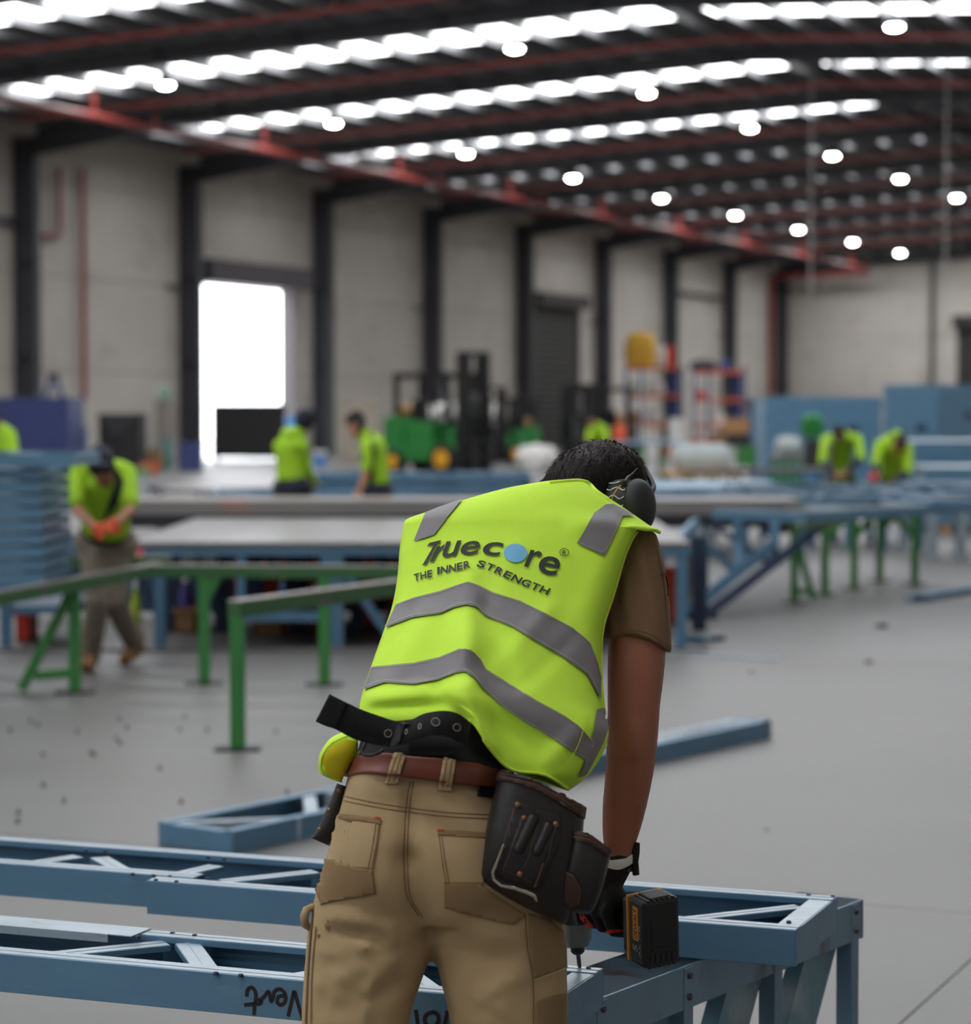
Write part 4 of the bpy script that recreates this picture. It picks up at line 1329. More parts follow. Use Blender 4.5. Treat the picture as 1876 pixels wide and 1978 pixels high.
# long frame lying on the floor behind the man
n0, n1 = gz(470, 1655, 0), gz(1490, 1425, 0)
dF = (n1 - n0).normalized()
LF = (n1 - n0).length
ls = LF * .955 - 1.05
ff = thing('floor_frame', 'long blue steel frame lying on the floor behind the man in the vest', 'steel frame', (n0.x, n0.y, 0), atan2(dF.y, dF.x))
hF, wF = .09, .42
MB().channel((0, .05, hF / 2), (ls, .05, hF / 2), .045, hF, .003, .01, -1).build('chord', 'blue_steel', ff)
MB().channel((ls - .05, 0, hF / 2), (LF, 0, hF / 2), .045, hF, .003, .01, -1).build('chord', 'blue_steel', ff)
MB().channel((0, wF, hF / 2), (LF - .55, wF, hF / 2), .045, hF, .003, .01, 1).build('chord', 'blue_steel', ff)
MB().channel((LF, .004, hF / 2), (LF, .2, hF / 2), .045, hF, .003, .01, -1).build('end_stud', 'blue_steel', ff)
MB().channel((LF - .6, .2, hF / 2), (LF, .2, hF / 2), .045, hF - .01, .003, .01, 1).build('inner_chord', 'pale_blue_steel', ff)
MB().channel((0, .06, hF / 2), (0, wF, hF / 2), .045, hF - .01, .003, .01, 1).build('end_stud', 'blue_steel', ff)
n = 9
for i in range(n):
    x0, x1 = LF * i / n + .05, LF * (i + 1) / n - .05
    y1 = wF - .04 if x1 < LF - .6 else .18
    a, b = ((x0, .08, hF / 2), (x1, y1, hF / 2)) if i % 2 else ((x0, y1, hF / 2), (x1, .06, hF / 2))
    MB().beam(a, b, .05, hF - .01).build('web', 'pale_blue_steel', ff)
for i in range(8):
    MB().box(LF - .15 - i * .11, LF - .10 - i * .11, .05, .19, hF, hF + .003).build('flange_tab', 'pale_blue_steel', ff)
g0, g1 = gz(1790, 1163, 0), gz(1990, 1128, 0)
dG = (g1 - g0).normalized()
fr = thing('floor_channel', 'thin blue steel channel lying on the floor at the right edge', 'steel channel', (g0.x, g0.y, 0), atan2(dG.y, dG.x))
MB().channel((0, 0, .03), ((g1 - g0).length, 0, .03), .09, .06, .004, .01, -1).build('channel_bar', 'blue_steel', fr)
MB().channel((-.1, .1, .025), ((g1 - g0).length * .8, .1, .025), .06, .05, .004, .01, -1).build('channel_bar', 'blue_steel', fr)
g0, g1 = gz(1290, 1262, 0), gz(1505, 1276, 0)
st = thing('floor_strip', 'pale steel strip lying on the floor right of the brown sleeve', 'steel strip', (g0.x, g0.y, 0), atan2((g1 - g0).y, (g1 - g0).x))
MB().channel((0, 0, .006), ((g1 - g0).length, 0, .006), .05, .012, .002, 0, -1).build('strip', 'pale_blue_steel', st)
for i, (px, py, s, m, lab) in enumerate(((1449, 1298, .035, 'white', 'small white scrap on the floor near the pale strip'), (1480, 1604, .012, 'black', 'dark screw scrap on the open floor at the right'), (1345, 1243, .10, 'blue_steel', 'larger bent blue offcut on the floor under the bracket'), (1385, 1238, .06, 'navy_post', 'dark offcut beside the blue one under the bracket'), (1310, 1247, .07, 'pale_blue_steel', 'pale offcut on the floor next to the brown sleeve'), (1705, 1212, .05, 'joint', 'grey scrap on the far right floor'), (1678, 1280, .03, 'joint', 'tiny grey scrap on the right floor'))):
    g = gz(px, py, 0)
    t = thing('floor_scrap', lab, 'scrap', (g.x, g.y, 0), i * 1.1)
    MB().channel((-s, 0, s * .25), (s, 0, s * .25), s * .9, s * .5, s * .06, 0, 1).build('offcut', m, t)
for i in range(26):
    px, py = random.uniform(20, 640), random.uniform(1380, 1600)
    g = gz(px, py, 0)
    t = thing('floor_scrap', 'tiny dark screw scrap on the left floor', 'scrap', (g.x, g.y, 0), i * 1.7, 'screws dropped on the left floor')
    MB().lathe((0, 0, 0), [(.012, 0), (.012, .004), (.005, .006), (.004, .02)], 8).build('screw_head', 'charcoal', t, smooth=40)

# ================================================================== THE MAN IN THE VEST
CAMP = V((0, 0, CAMH))
def cr(P, t):
    "Catmull-Rom through a list of tuples, t in 0..1"
    n = len(P) - 1
    x = min(max(t, 0), 1) * n
    i = min(int(x), n - 1)
    f = x - i
    a, b, c, d = P[max(i - 1, 0)], P[i], P[i + 1], P[min(i + 2, n)]
    return tuple(.5 * (2 * q + (r - p) * f + (2 * p - 5 * q + 4 * r - s) * f * f + (3 * q - p - 3 * r + s) * f ** 3) for p, q, r, s in zip(a, b, c, d))
def lin(P, t):
    n = len(P) - 1
    x = min(max(t, 0), 1) * n
    i = min(int(x), n - 1)
    f = x - i
    return tuple(p + (q - p) * f for p, q in zip(P[i], P[i + 1]))
def seg_d(px, py, a, b):
    ax, ay = a
    bx_, by = b
    dx, dy = bx_ - ax, by - ay
    t = max(0, min(1, ((px - ax) * dx + (py - ay) * dy) / (dx * dx + dy * dy + 1e-9)))
    return math.hypot(px - ax - t * dx, py - ay - t * dy), t
def fold(folds, px, py):
    s = 0
    for (a, b, amp, w) in folds:
        d, t = seg_d(px, py, a, b)
        s += amp * math.exp(-(d / w) ** 2)
    return s
def body_rows(rows, nb=24, nf=12, sub=4, folds=(), p=2.2):
    """rows: (back line as pixels left to right, depth of the middle, bulge to the camera, bulge away).
    Returns rings of world points, smoothed between the rows."""
    out = []
    m = len(rows) - 1
    npt = max(len(r[0]) for r in rows)
    res = [[cr(r[0], i / (nb)) for i in range(nb + 1)] if len(r[0]) > 2 else [lin(r[0], i / nb) for i in range(nb + 1)] for r in rows]
    for k in range(m * sub + 1):
        t = k / (m * sub)
        Y, db, df = cr([(r[1], r[2], r[3]) for r in rows], t)
        ring = []
        line = [cr([res[j][i] for j in range(m + 1)], t) for i in range(nb + 1)]
        for i, (px, py) in enumerate(line):
            s = i / nb
            g = max(0, 1 - abs(2 * s - 1) ** p) ** (1 / p)
            ring.append(at(px, py, Y - db * g - fold(folds, px, py) * min(1, g * 1.6)))
        for i in range(1, nf):
            s = 1 - i / nf
            g = max(0, 1 - abs(2 * s - 1) ** p) ** (1 / p)
            px, py = lin([line[0], line[-1]], s)
            ring.append(at(px, py, Y + df * g))
        out.append(ring)
    return out

class Wrap:
    "lays flat shapes given in photograph pixels onto a built surface"
    def __init__(s, objs):
        vs, fs = [], []
        for o in objs:
            off = origin_of(o.parent)
            n = len(vs)
            vs += [v.co + off for v in o.data.vertices]
            fs += [tuple(i + n for i in p.vertices) for p in o.data.polygons]
        s.bvh = BVHTree.FromPolygons(vs, fs)
    def hit(s, px, py, lift):
        d = (at(px, py, 5) - CAMP).normalized()
        loc, nor, idx, dist = s.bvh.ray_cast(CAMP, d)
        if loc is None:
            loc, nor, idx, dist = s.bvh.find_nearest(at(px, py, s.ydef))
            if loc is None:
                return at(px, py, s.ydef)
        if nor.dot(d) > 0:
            nor = -nor
        s.ydef = loc.y
        return loc + nor * lift
    ydef = 4.1
    def sheet(s, polys, lift, step=7.0):
        "polys: list of pixel polygons (or a mesh in pixel coordinates)"
        bm = bmesh.new()
        if isinstance(polys, bpy.types.Mesh):
            bm.from_mesh(polys)
        else:
            for poly in polys:
                f = bm.faces.new([bm.verts.new((x, y, 0)) for x, y in poly])
        xs = [v.co.x for v in bm.verts]
        ys = [v.co.y for v in bm.verts]
        if step:
            for axis, lo, hi in ((0, min(xs), max(xs)), (1, min(ys), max(ys))):
                k = math.floor(lo / step) + 1
                while k * step < hi:
                    co = V((k * step, 0, 0)) if axis == 0 else V((0, k * step, 0))
                    no = V((1, 0, 0)) if axis == 0 else V((0, 1, 0))
                    bmesh.ops.bisect_plane(bm, geom=bm.verts[:] + bm.edges[:] + bm.faces[:], plane_co=co, plane_no=no)
                    k += 1
        bmesh.ops.triangulate(bm, faces=bm.faces)
        for v in bm.verts:
            v.co = s.hit(v.co.x, v.co.y, lift)
        for f in bm.faces:
            f.normal_update()
            if f.normal.dot(f.calc_center_median() - CAMP) > 0:
                f.normal_flip()
        me = bpy.data.meshes.new('sheet')
        bm.to_mesh(me)
        bm.free()
        for p in me.polygons:
            p.use_smooth = True
        return me
    def patch(s, name, polys, m, parent, lift=.002, step=7.0, thick=0.0, label=None):
        me = s.sheet(polys, lift, step)
        me.transform(Matrix.Translation(-origin_of(parent)))
        o = link(name, me, m, parent, label)
        if thick:
            so = o.modifiers.new('thick', 'SOLIDIFY')
            so.thickness = thick
            so.offset = -1
        return o
    def line(s, name, pts, w, m, parent, lift=.0022, n=8, smooth=True, label=None):
        "stitched line of pixel width w"
        P = curve2(pts, n) if smooth and len(pts) > 2 else [lin(pts, i / 10) for i in range(11)]
        polys = []
        L, R = [], []
        for i, p in enumerate(P):
            a, b = V((*P[max(0, i - 1)], 0)), V((*P[min(len(P) - 1, i + 1)], 0))
            d = (b - a).normalized()
            nn = V((-d.y, d.x, 0)) * w / 2
            L.append((p[0] + nn.x, p[1] + nn.y))
            R.append((p[0] - nn.x, p[1] - nn.y))
        mb = MB()
        k = len(P)
        mb.add([s.hit(x, y, lift) for x, y in L] + [s.hit(x, y, lift) for x, y in R], [(i, i + 1, k + i + 1, k + i) for i in range(k - 1)])
        return mb.build(name, m, parent, world=True, smooth=60, label=label)

man = thing('person', 'man in a lime vest and khaki work trousers bending over the near frames', 'person', (at(850, 1900, 4.08).x, 4.08, 0))

# --- trousers
tf = [((720, 1650), (730, 1700), .022, 75), ((905, 1660), (915, 1720), .022, 85), ((797, 1510), (790, 1660), -.012, 16), ((790, 1660), (822, 1790), -.022, 22),
      ((640, 1770), (760, 1790), .010, 14), ((650, 1800), (740, 1815), -.010, 10), ((700, 1830), (800, 1800), .010, 12), ((880, 1790), (1000, 1810), .008, 14), ((860, 1830), (960, 1850), -.008, 12),
      ((620, 1900), (740, 1860), .008, 16), ((650, 1950), (780, 1900), -.007, 12), ((930, 1930), (1010, 1880), .007, 16), ((700, 1600), (690, 1540), .004, 30), ((610, 1840), (700, 1835), .006, 9), ((760, 1860), (690, 1930), .007, 10), ((640, 1870), (620, 1960), -.006, 9), ((720, 1900), (700, 1975), .006, 9), ((900, 1860), (880, 1960), .006, 10), ((950, 1860), (1000, 1850), -.005, 8), ((840, 1770), (900, 1765), .006, 9), ((980, 1940), (940, 1975), .006, 10)]
pel = [([(690, 1447), (770, 1452), (860, 1462), (978, 1482)], 4.12, .105, .10),
       ([(674, 1490), (746, 1494), (878, 1512), (985, 1526)], 4.12, .112, .10),
       ([(656, 1558), (780, 1568), (1012, 1584)], 4.11, .118, .10),
       ([(640, 1620), (800, 1630), (1040, 1642)], 4.10, .122, .10),
       ([(622, 1680), (810, 1690), (1070, 1702)], 4.095, .120, .10),
       ([(607, 1735), (820, 1745), (1085, 1755)], 4.09, .110, .10),
       ([(597, 1780), (825, 1790), (1091, 1795)], 4.09, .095, .095)]
ll = [([(612, 1715), (850, 1745)], 4.085, .095, .10), ([(595, 1790), (838, 1828)], 4.08, .092, .095), ([(587, 1880), (812, 1905)], 4.07, .085, .09), ([(582, 1978), (791, 1978)], 4.06, .08, .085),
      ([(592, 2150), (765, 2150)], 4.05, .07, .08), ([(606, 2400), (744, 2400)], 4.06, .062, .065), ([(606, 2650), (750, 2650)], 4.06, .065, .065)]
rl = [([(812, 1745), (1088, 1740)], 4.085, .095, .10), ([(837, 1838), (1095, 1830)], 4.08, .092, .095), ([(852, 1900), (1097, 1895)], 4.07, .088, .09), ([(869, 1978), (1097, 1978)], 4.06, .08, .085),
      ([(890, 2150), (1075, 2150)], 4.05, .07, .08), ([(912, 2400), (1055, 2400)], 4.06, .062, .065), ([(905, 2650), (1060, 2650)], 4.06, .065, .065)]
mb = MB()
mb.rings(body_rows(pel, folds=tf)).rings(body_rows(ll, folds=tf)).rings(body_rows(rl, folds=tf))
trousers = melted(mb, 'trousers', 'khaki', man, .0065, 3)
tw = Wrap([trousers])
for nm, ln in (('yoke_seam', [(661, 1546), (720, 1558), (791, 1569), (870, 1578), (950, 1582)]), ('yoke_seam', [(664, 1538), (720, 1550), (791, 1561), (870, 1570), (950, 1574)]),
               ('centre_seam', [(799, 1509), (793, 1545), (789, 1584), (787, 1665), (792, 1730), (817, 1772)]), ('centre_seam', [(792, 1509), (786, 1545), (782, 1584), (780, 1665), (785, 1728), (808, 1768)])):
    tw.line(nm, ln, 1.8, 'stitch', trousers, .0012)
pk = tw.patch('back_pocket', [[(646, 1574), (735, 1584), (730, 1630), (721, 1681), (672, 1672), (625, 1659), (634, 1620)]], 'khaki', trousers, .003, thick=.003)
pw = Wrap([trousers])
tw.line('pocket_stitch', [(733, 1588), (728, 1630), (719, 1679)], 1.6, 'stitch', trousers, .0042, smooth=False)
tw.line('pocket_stitch', [(727, 1588), (722, 1630), (713, 1677)], 1.6, 'stitch', trousers, .0042, smooth=False)
tw.patch('pocket_hem', [[(646, 1570), (736, 1582), (735, 1593), (645, 1580)]], 'khaki_patch', trousers, .0042, thick=.002)
tw.patch('pocket_patch', [[(625, 1659), (672, 1671), (720, 1681), (726, 1725), (675, 1735), (623, 1746), (612, 1719)]], 'khaki_patch', trousers, .0038, thick=.003)
tw.patch('back_pocket', [[(845, 1607), (942, 1613), (940, 1660), (932, 1707), (858, 1707), (851, 1660)]], 'khaki', trousers, .003, thick=.003)
tw.patch('pocket_hem', [[(845, 1604), (942, 1610), (942, 1621), (846, 1615)]], 'khaki_patch', trousers, .0042, thick=.002)
tw.line('pocket_stitch', [(848, 1612), (854, 1660), (862, 1705)], 1.6, 'stitch', trousers, .0042, smooth=False)
tw.line('pocket_stitch', [(854, 1618), (860, 1660), (868, 1705)], 1.6, 'stitch', trousers, .0042, smooth=False)
tw.patch('pocket_patch', [[(858, 1707), (924, 1707), (970, 1738), (1015, 1766), (991, 1786), (925, 1770), (860, 1752)]], 'khaki_patch', trousers, .0038, thick=.003)
tw.line('bar_tack', [(725, 1581), (737, 1583)], 3, 'stitch_red', trousers, .006, smooth=False)
tw.line('bar_tack', [(845, 1605), (858, 1606)], 3, 'stitch_red', trousers, .006, smooth=False)
tw.patch('side_panel', [[(1020, 1764), (1060, 1775), (1088, 1800), (1093, 1830), (1094, 1868), (1060, 1880), (1030, 1892), (1024, 1830)]], 'khaki_patch', trousers, .002, thick=.002)
tw.line('side_seam', [(1014, 1766), (1018, 1830), (1029, 1892), (1030, 1977)], 2, 'stitch', trousers, .002)
tw.line('pocket_edge', [(1030, 1893), (1060, 1882), (1094, 1868)], 3, 'stitch_light', trousers, .003)
tw.patch('cargo_patch', [[(1036, 1934), (1070, 1923), (1092, 1918), (1092, 1985), (1034, 1985)]], 'khaki_patch', trousers, .003, thick=.002)
tw.line('side_seam', [(606, 1760), (598, 1850), (592, 1977)], 3, 'stitch', trousers, .002)
tw.line('pocket_edge', [(612, 1790), (604, 1880), (602, 1977)], 2, 'stitch', trousers, .002)
MB().tube([at(604, 1752, 4.07), at(592, 1757, 4.06), at(587, 1770, 4.055), at(589, 1786, 4.06), at(600, 1792, 4.07)], .0065, 8).build('hammer_loop', 'khaki', trousers, world=True, smooth=60)
for pl in ([(628, 1784), (640, 1790), (636, 1800), (630, 1796)], [(612, 1806), (620, 1804), (616, 1814)], [(632, 1776), (637, 1778), (634, 1784)]):
    tw.patch('oil_stain', [pl], 'stitch', trousers, .0012)
# boots below the picture
for (x, nm) in ((678, 'boot'), (982, 'boot')):
    c = at(x, 2690, 4.06)
    b = MB()
    b.capsule((c.x, 4.06, .06), (c.x, 4.06, .17), .06, .058).capsule((c.x, 4.05, .048), (c.x + (-.02 if x < 800 else .03), 4.26, .042), .05, .042, sx=.85)
    melted(b, nm, 'boot', man, .008, 4)
    MB().prism([V((c.x + xx, yy, 0)) for xx, yy in ((-.05, 3.99), (.05, 3.99), (.055, 4.2), (.03, 4.31), (-.03, 4.31), (-.055, 4.2))], (0, 0, 0), (0, 0, .018)).build('boot_sole', 'rubber', man, world=True)

# --- belts
belt = MB().rings(body_rows([([(676, 1462), (739, 1454), (793, 1460), (857, 1465), (947, 1478), (992, 1486)], 4.12, .126, .12), ([(670, 1480), (739, 1474), (793, 1481), (857, 1488), (947, 1500), (993, 1507)], 4.12, .130, .12), ([(664, 1499), (708, 1492), (746, 1496), (793, 1503), (878, 1514), (951, 1521), (995, 1528)], 4.12, .128, .12)], sub=3), cap=False).build('leather_belt', 'belt_brown', man, world=True, smooth=180)
sm = belt.modifiers.new('thick', 'SOLIDIFY')
sm.thickness = .004
bw = Wrap([belt, trousers])
for q in ([(764, 1455), (786, 1459), (767, 1516), (745, 1515)], [(856, 1463), (880, 1466), (871, 1530), (846, 1527)]):
    lp_ = bw.patch('belt_loop', [q], 'khaki', trousers, .006, step=6, thick=.004)
    (ax, ay), (bx_, by), (cx_, cy_), (dx_, dy_) = q
    for f in (.3, .7):
        bw.line('loop_stitch', [(ax + (bx_ - ax) * f, ay + 2), (dx_ + (cx_ - dx_) * f, dy_ - 3)], 1.4, 'stitch', trousers, .0068, smooth=False)
bw.patch('belt_clip', [[(922, 1518), (956, 1523), (956, 1542), (922, 1538)]], 'black', trousers, .008, thick=.008)
tool_belt = MB().rings(body_rows([([(700, 1418), (760, 1428), (850, 1424), (915, 1418), (990, 1440)], 4.13, .112, .11), ([(694, 1440), (760, 1444), (850, 1446), (920, 1448), (992, 1468)], 4.125, .120, .11), ([(684, 1468), (739, 1458), (857, 1468), (960, 1482), (995, 1492)], 4.12, .1165, .11)], sub=3), cap=False).build('tool_belt', 'webbing', man, world=True, smooth=180)
so = tool_belt.modifiers.new('thick', 'SOLIDIFY')
so.thickness = .004
# loose belt tail
z7 = lambda x, y: (580 + x / 4.69, 1320 + y / 4.69)
tail = [((265, 98), (140, 345), 3.945), ((345, 138), (230, 385), 3.948), ((440, 185), (330, 420), 3.95), ((560, 240), (470, 495), 3.955), ((700, 290), (630, 545), 3.962), ((880, 345), (810, 570), 3.965), ((1010, 332), (920, 552), 3.955), ((1130, 275), (1030, 515), 3.94), ((1300, 248), (1180, 472), 3.925), ((1420, 272), (1320, 480), 3.925), ((1505, 325), (1420, 530), 3.935), ((1535, 375), (1490, 560), 3.955), ((1510, 430), (1480, 600), 3.975), ((1400, 470), (1390, 640), 3.99), ((1200, 480), (1200, 650), 3.998), ((980, 480), (980, 640), 4.0)]
pts = []
for i in range(61):
    t = i / 60
    tx_, ty_ = cr([a for a, b, c in tail], t)
    bx_, by_ = cr([b for a, b, c in tail], t)
    y_ = cr([(c,) for a, b, c in tail], t)[0]
    pts.append((at(*z7(tx_, ty_), y_), at(*z7(bx_, by_), y_)))
mb = MB()
k = len(pts)
mb.add([a for a, b in pts] + [a.lerp(b, .5) for a, b in pts] + [b for a, b in pts], [(i, i + 1, k + i + 1, k + i) for i in range(k - 1)] + [(k + i, k + i + 1, 2 * k + i + 1, 2 * k + i) for i in range(k - 1)])
tail_o = mb.build('belt_tail', 'webbing', tool_belt, world=True, smooth=60)
so = tail_o.modifiers.new('thick', 'SOLIDIFY')
so.thickness = .0035
so.offset = 0
tlw = Wrap([tail_o])
hem = [(265, 98), (430, 180), (320, 412), (140, 345)]
tlw.ydef = 3.95
tlw.patch('tail_hem', [[z7(*p) for p in hem]], 'webbing', tool_belt, .004, step=8, thick=.003)
for (x, y, r) in ((798, 452, 34), (968, 440, 22), (1092, 392, 24), (1232, 350, 36), (1415, 395, 32)):
    c = tlw.hit(*z7(x, y), .0028)
    px_, py_ = z7(x, y)
    ring = []
    rad = r / 4.69 * 3.95 / FPX
    sqz = .55 if x in (968, 1092) else 1.0
    for q in range(17):
        a = 2 * pi * q / 16
        ring.append(tlw.hit(px_ + cos(a) * r / 4.69 * sqz, py_ + sin(a) * r / 4.69, .0024))
    MB().tube(ring, .0011, 6, cap=False).build('eyelet', 'worn_steel', tool_belt, world=True, smooth=60)
    MB().add([c] + ring[:-1], [(0, 1 + q, 1 + (q + 1) % 16) for q in range(16)]).build('eyelet_hole', 'black', tool_belt, world=True)
kp = [((930, 350), (890, 590)), ((985, 345), (935, 590))]
kpoly = [z7(900, 345), z7(975, 348), z7(905, 575), z7(815, 572)]
tlw.patch('keeper_loop', [kpoly], 'charcoal', tool_belt, .006, step=8, thick=.004)
MB().tube([at(*z7(595, 535), 3.995), at(*z7(555, 610), 3.99), at(*z7(570, 645), 3.985), at(*z7(640, 655), 3.98), at(*z7(720, 630), 3.98), at(*z7(745, 605), 3.99)], .0028, 8).build('buckle_ring', 'charcoal', tool_belt, world=True, smooth=60)

# --- tool pouches
def pouch(name, rows, m, parent, n=20, folds=(), p=2.6):
    return MB().rings(body_rows(rows, nb=n, nf=8, sub=4, folds=folds, p=p)).build(name, m, parent, world=True, smooth=70)
main = pouch('tool_pouch', [([(966, 1488), (1040, 1512), (1130, 1558)], 4.0, .055, .05), ([(950, 1550), (1030, 1578), (1126, 1612)], 3.995, .062, .05), ([(938, 1610), (1020, 1640), (1118, 1668)], 3.99, .066, .05), ([(928, 1670), (1015, 1705), (1108, 1735)], 3.99, .062, .05), ([(925, 1700), (1010, 1742), (1098, 1775)], 4.0, .045, .045), ([(940, 1712), (1012, 1752), (1090, 1785)], 4.01, .015, .03)], 'leather', man)
mw = Wrap([main])
mw.ydef = 3.95
rim = [(966, 1487), (1000, 1492), (1040, 1503), (1090, 1530), (1129, 1560), (1126, 1582), (1085, 1554), (1040, 1528), (1000, 1514), (962, 1508)]
mw.patch('pouch_rim', [rim], 'leather_brown', main, .004, thick=.004)
for off in (8, 15):
    mw.line('rim_stitch', [(968, 1486 + off), (1000, 1492 + off), (1040, 1504 + off), (1088, 1531 + off), (1124, 1558 + off)], 1.3, 'leather_stitch', main, .0052)
Z9 = lambda x, y: (900 + x / 4.363, 1460 + y / 4.363)
mw.patch('holder_panel', [[Z9(*p) for p in ((415, 385), (800, 500), (790, 700), (640, 1100), (560, 1110), (260, 1010), (250, 960), (330, 740))]], 'leather', main, .004, thick=.004)
mw.patch('holder_panel', [[Z9(*p) for p in ((470, 500), (760, 570), (770, 600), (600, 1060), (320, 950), (335, 900))]], 'leather', main, .008, thick=.004)
for cpts in (((480, 540), (430, 740), (330, 930)), ((760, 600), (700, 760), (600, 1000))):
    pass
for ln in ([(412, 440), (330, 720), (260, 960)], [(470, 560), (350, 880), (325, 945)], [(325, 945), (440, 990), (560, 1050)], [(745, 600), (680, 860), (590, 1040)], [(600, 590), (520, 860), (480, 940)]):
    mw.line('holder_stitch', [Z9(*p) for p in ln], 1.0, 'leather_stitch', main, .0088)
# tool loops bulging out of the holder
for (a, b, r) in (((560, 540), (450, 780), .011), ((690, 600), (600, 800), .010)):
    A, B = mw.hit(*Z9(*a), .004), mw.hit(*Z9(*b), .004)
    MB().capsule(A, B, r, r * .9, 12).build('tool_loop', 'leather', main, world=True, smooth=60)
for (x, y) in ((440, 415), (488, 528), (748, 578), (458, 985)):
    c = mw.hit(*Z9(x, y), .0085)
    MB().ellipsoid(c, .0048, .003, .0048, 12, 8).build('rivet', 'brass', main, world=True, smooth=180)
hk = [Z9(*p) for p in ((335, 735), (300, 850), (252, 960), (262, 1010), (320, 1050), (420, 1075), (520, 1110), (580, 1140), (605, 1180))]
MB().tube([mw.hit(x, y, .010 + .010 * min(1, i / 4)) for i, (x, y) in enumerate(curve2(hk, 4))] if False else [mw.hit(*p, .012) for p in hk], [.0022, .0024, .0028, .003, .0032, .0038, .004, .0036, .002], 10).build('hammer_holder', 'chrome', main, world=True, smooth=60)
mw.patch('strap_end', [[Z9(*p) for p in ((640, 890), (660, 900), (600, 1080), (570, 1090))]], 'leather_brown', main, .013, thick=.003)
small = pouch('nail_pouch', [([(1105, 1604), (1140, 1612), (1182, 1642)], 3.975, .032, .035), ([(1096, 1650), (1130, 1662), (1172, 1685)], 3.97, .036, .035), ([(1084, 1695), (1120, 1708), (1160, 1728)], 3.97, .036, .035), ([(1080, 1735), (1112, 1750), (1146, 1758)], 3.975, .028, .03), ([(1090, 1750), (1112, 1762), (1134, 1766)], 3.985, .01, .02)], 'leather', man)
sw = Wrap([small])
sw.ydef = 3.94
sw.patch('pouch_rim', [[(1106, 1602), (1142, 1609), (1183, 1641), (1172, 1655), (1140, 1630), (1103, 1622)]], 'leather_brown', small, .003, thick=.004)
for off in (6, 13):
    sw.line('rim_stitch', [(1106, 1603 + off), (1142, 1611 + off), (1178, 1638 + off)], 1.3, 'leather_stitch', small, .0045)
sw.patch('toe_patch', [[(1091, 1681), (1108, 1690), (1122, 1715), (1120, 1745), (1100, 1754), (1084, 1745), (1080, 1705)]], 'leather_brown', small, .003, thick=.003)
sw.line('toe_stitch', [(1091, 1683), (1108, 1692), (1121, 1716), (1118, 1742)], 1.2, 'leather_stitch', small, .0042)
# dark fill between the pouches and the hip
MB().rings(body_rows([([(1085, 1560), (1128, 1590)], 4.03, .03, .04), ([(1078, 1640), (1118, 1660)], 4.03, .03, .04), ([(1065, 1720), (1110, 1740)], 4.035, .03, .04), ([(1060, 1772), (1118, 1790)], 4.04, .025, .03)], nb=10, nf=6)).build('dark_fill', 'leather', man, world=True, smooth=70)
lft = pouch('left_pouch', [([(651, 1513), (672, 1520)], 4.12, .035, .06), ([(632, 1560), (662, 1570)], 4.12, .035, .06), ([(612, 1602), (648, 1618)], 4.12, .032, .06), ([(600, 1618), (636, 1634)], 4.12, .02, .05)], 'leather', man, 12)
lw = Wrap([lft])
for p in ((655, 1527), (637, 1565), (611, 1600)):
    c = lw.hit(p[0], p[1], .001)
    MB().ellipsoid(c, .004, .0025, .004, 10, 6).build('rivet', 'brass', lft, world=True, smooth=180)

# --- vest
vf = [((905, 1115), (902, 1250), .016, 26), ((902, 1250), (880, 1345), .022, 34), ((940, 1180), (985, 1310), -.012, 26), ((905, 1330), (938, 1440), .026, 22), ((845, 1335), (895, 1395), -.020, 20),
      ((720, 1345), (860, 1330), .012, 16), ((720, 1370), (850, 1362), -.010, 12), ((985, 1330), (1110, 1460), .010, 40), ((1060, 1470), (1110, 1420), .010, 18), ((960, 1400), (1050, 1480), -.008, 24),
      ((900, 960), (1080, 935), .006, 40), ((830, 1180), (770, 1300), .007, 22), ((800, 1180), (745, 1290), -.006, 14), ((1060, 1180), (960, 1290), .006, 18), ((1110, 1230), (1000, 1330), -.005, 14),
      ((1000, 1060), (960, 1160), .003, 20), ((1190, 1000), (1110, 1020), .004, 16), ((1120, 1100), (1090, 1200), -.005, 30)]
vrows = [([(1060, 930), (1092, 926), (1120, 925), (1136, 928)], 4.50, .030, .05),
         ([(985, 941), (1060, 930), (1125, 935), (1152, 946)], 4.49, .050, .06),
         ([(897, 965), (1010, 950), (1130, 955), (1200, 977)], 4.475, .070, .07),
         ([(830, 987), (980, 975), (1130, 985), (1258, 1017)], 4.455, .085, .08),
         ([(786, 1003), (960, 1000), (1130, 1005), (1275, 1028)], 4.44, .096, .09),
         ([(778, 1022), (955, 1022), (1120, 1026), (1240, 1018)], 4.43, .103, .10),
         ([(772, 1062), (940, 1062), (1110, 1078), (1211, 1062)], 4.405, .111, .10),
         ([(767, 1120), (930, 1118), (1090, 1145), (1184, 1150)], 4.365, .118, .11),
         ([(757, 1172), (920, 1160), (1070, 1195), (1164, 1215)], 4.325, .122, .11),
         ([(742, 1216), (910, 1200), (1060, 1250), (1160, 1290)], 4.28, .126, .12),
         ([(721, 1275), (900, 1262), (1050, 1318), (1166, 1370)], 4.225, .130, .12),
         ([(706, 1320), (890, 1310), (1040, 1375), (1176, 1412)], 4.185, .134, .12),
         ([(697, 1350), (800, 1345), (900, 1350), (1000, 1420), (1165, 1455)], 4.155, .137, .12),
         ([(694, 1374), (790, 1372), (905, 1375), (960, 1440), (1040, 1480), (1136, 1498)], 4.135, .137, .12),
         ([(702, 1392), (770, 1393), (850, 1384), (908, 1395), (945, 1448), (988, 1490), (1055, 1500), (1098, 1528)], 4.125, .132, .12)]
vrings = body_rows(vrows, nb=56, nf=24, sub=6, folds=vf)
vest = MB().rings(vrings, cap=False).build('hi_vis_vest', 'vest', man, world=True, smooth=180)
vw = Wrap([vest])
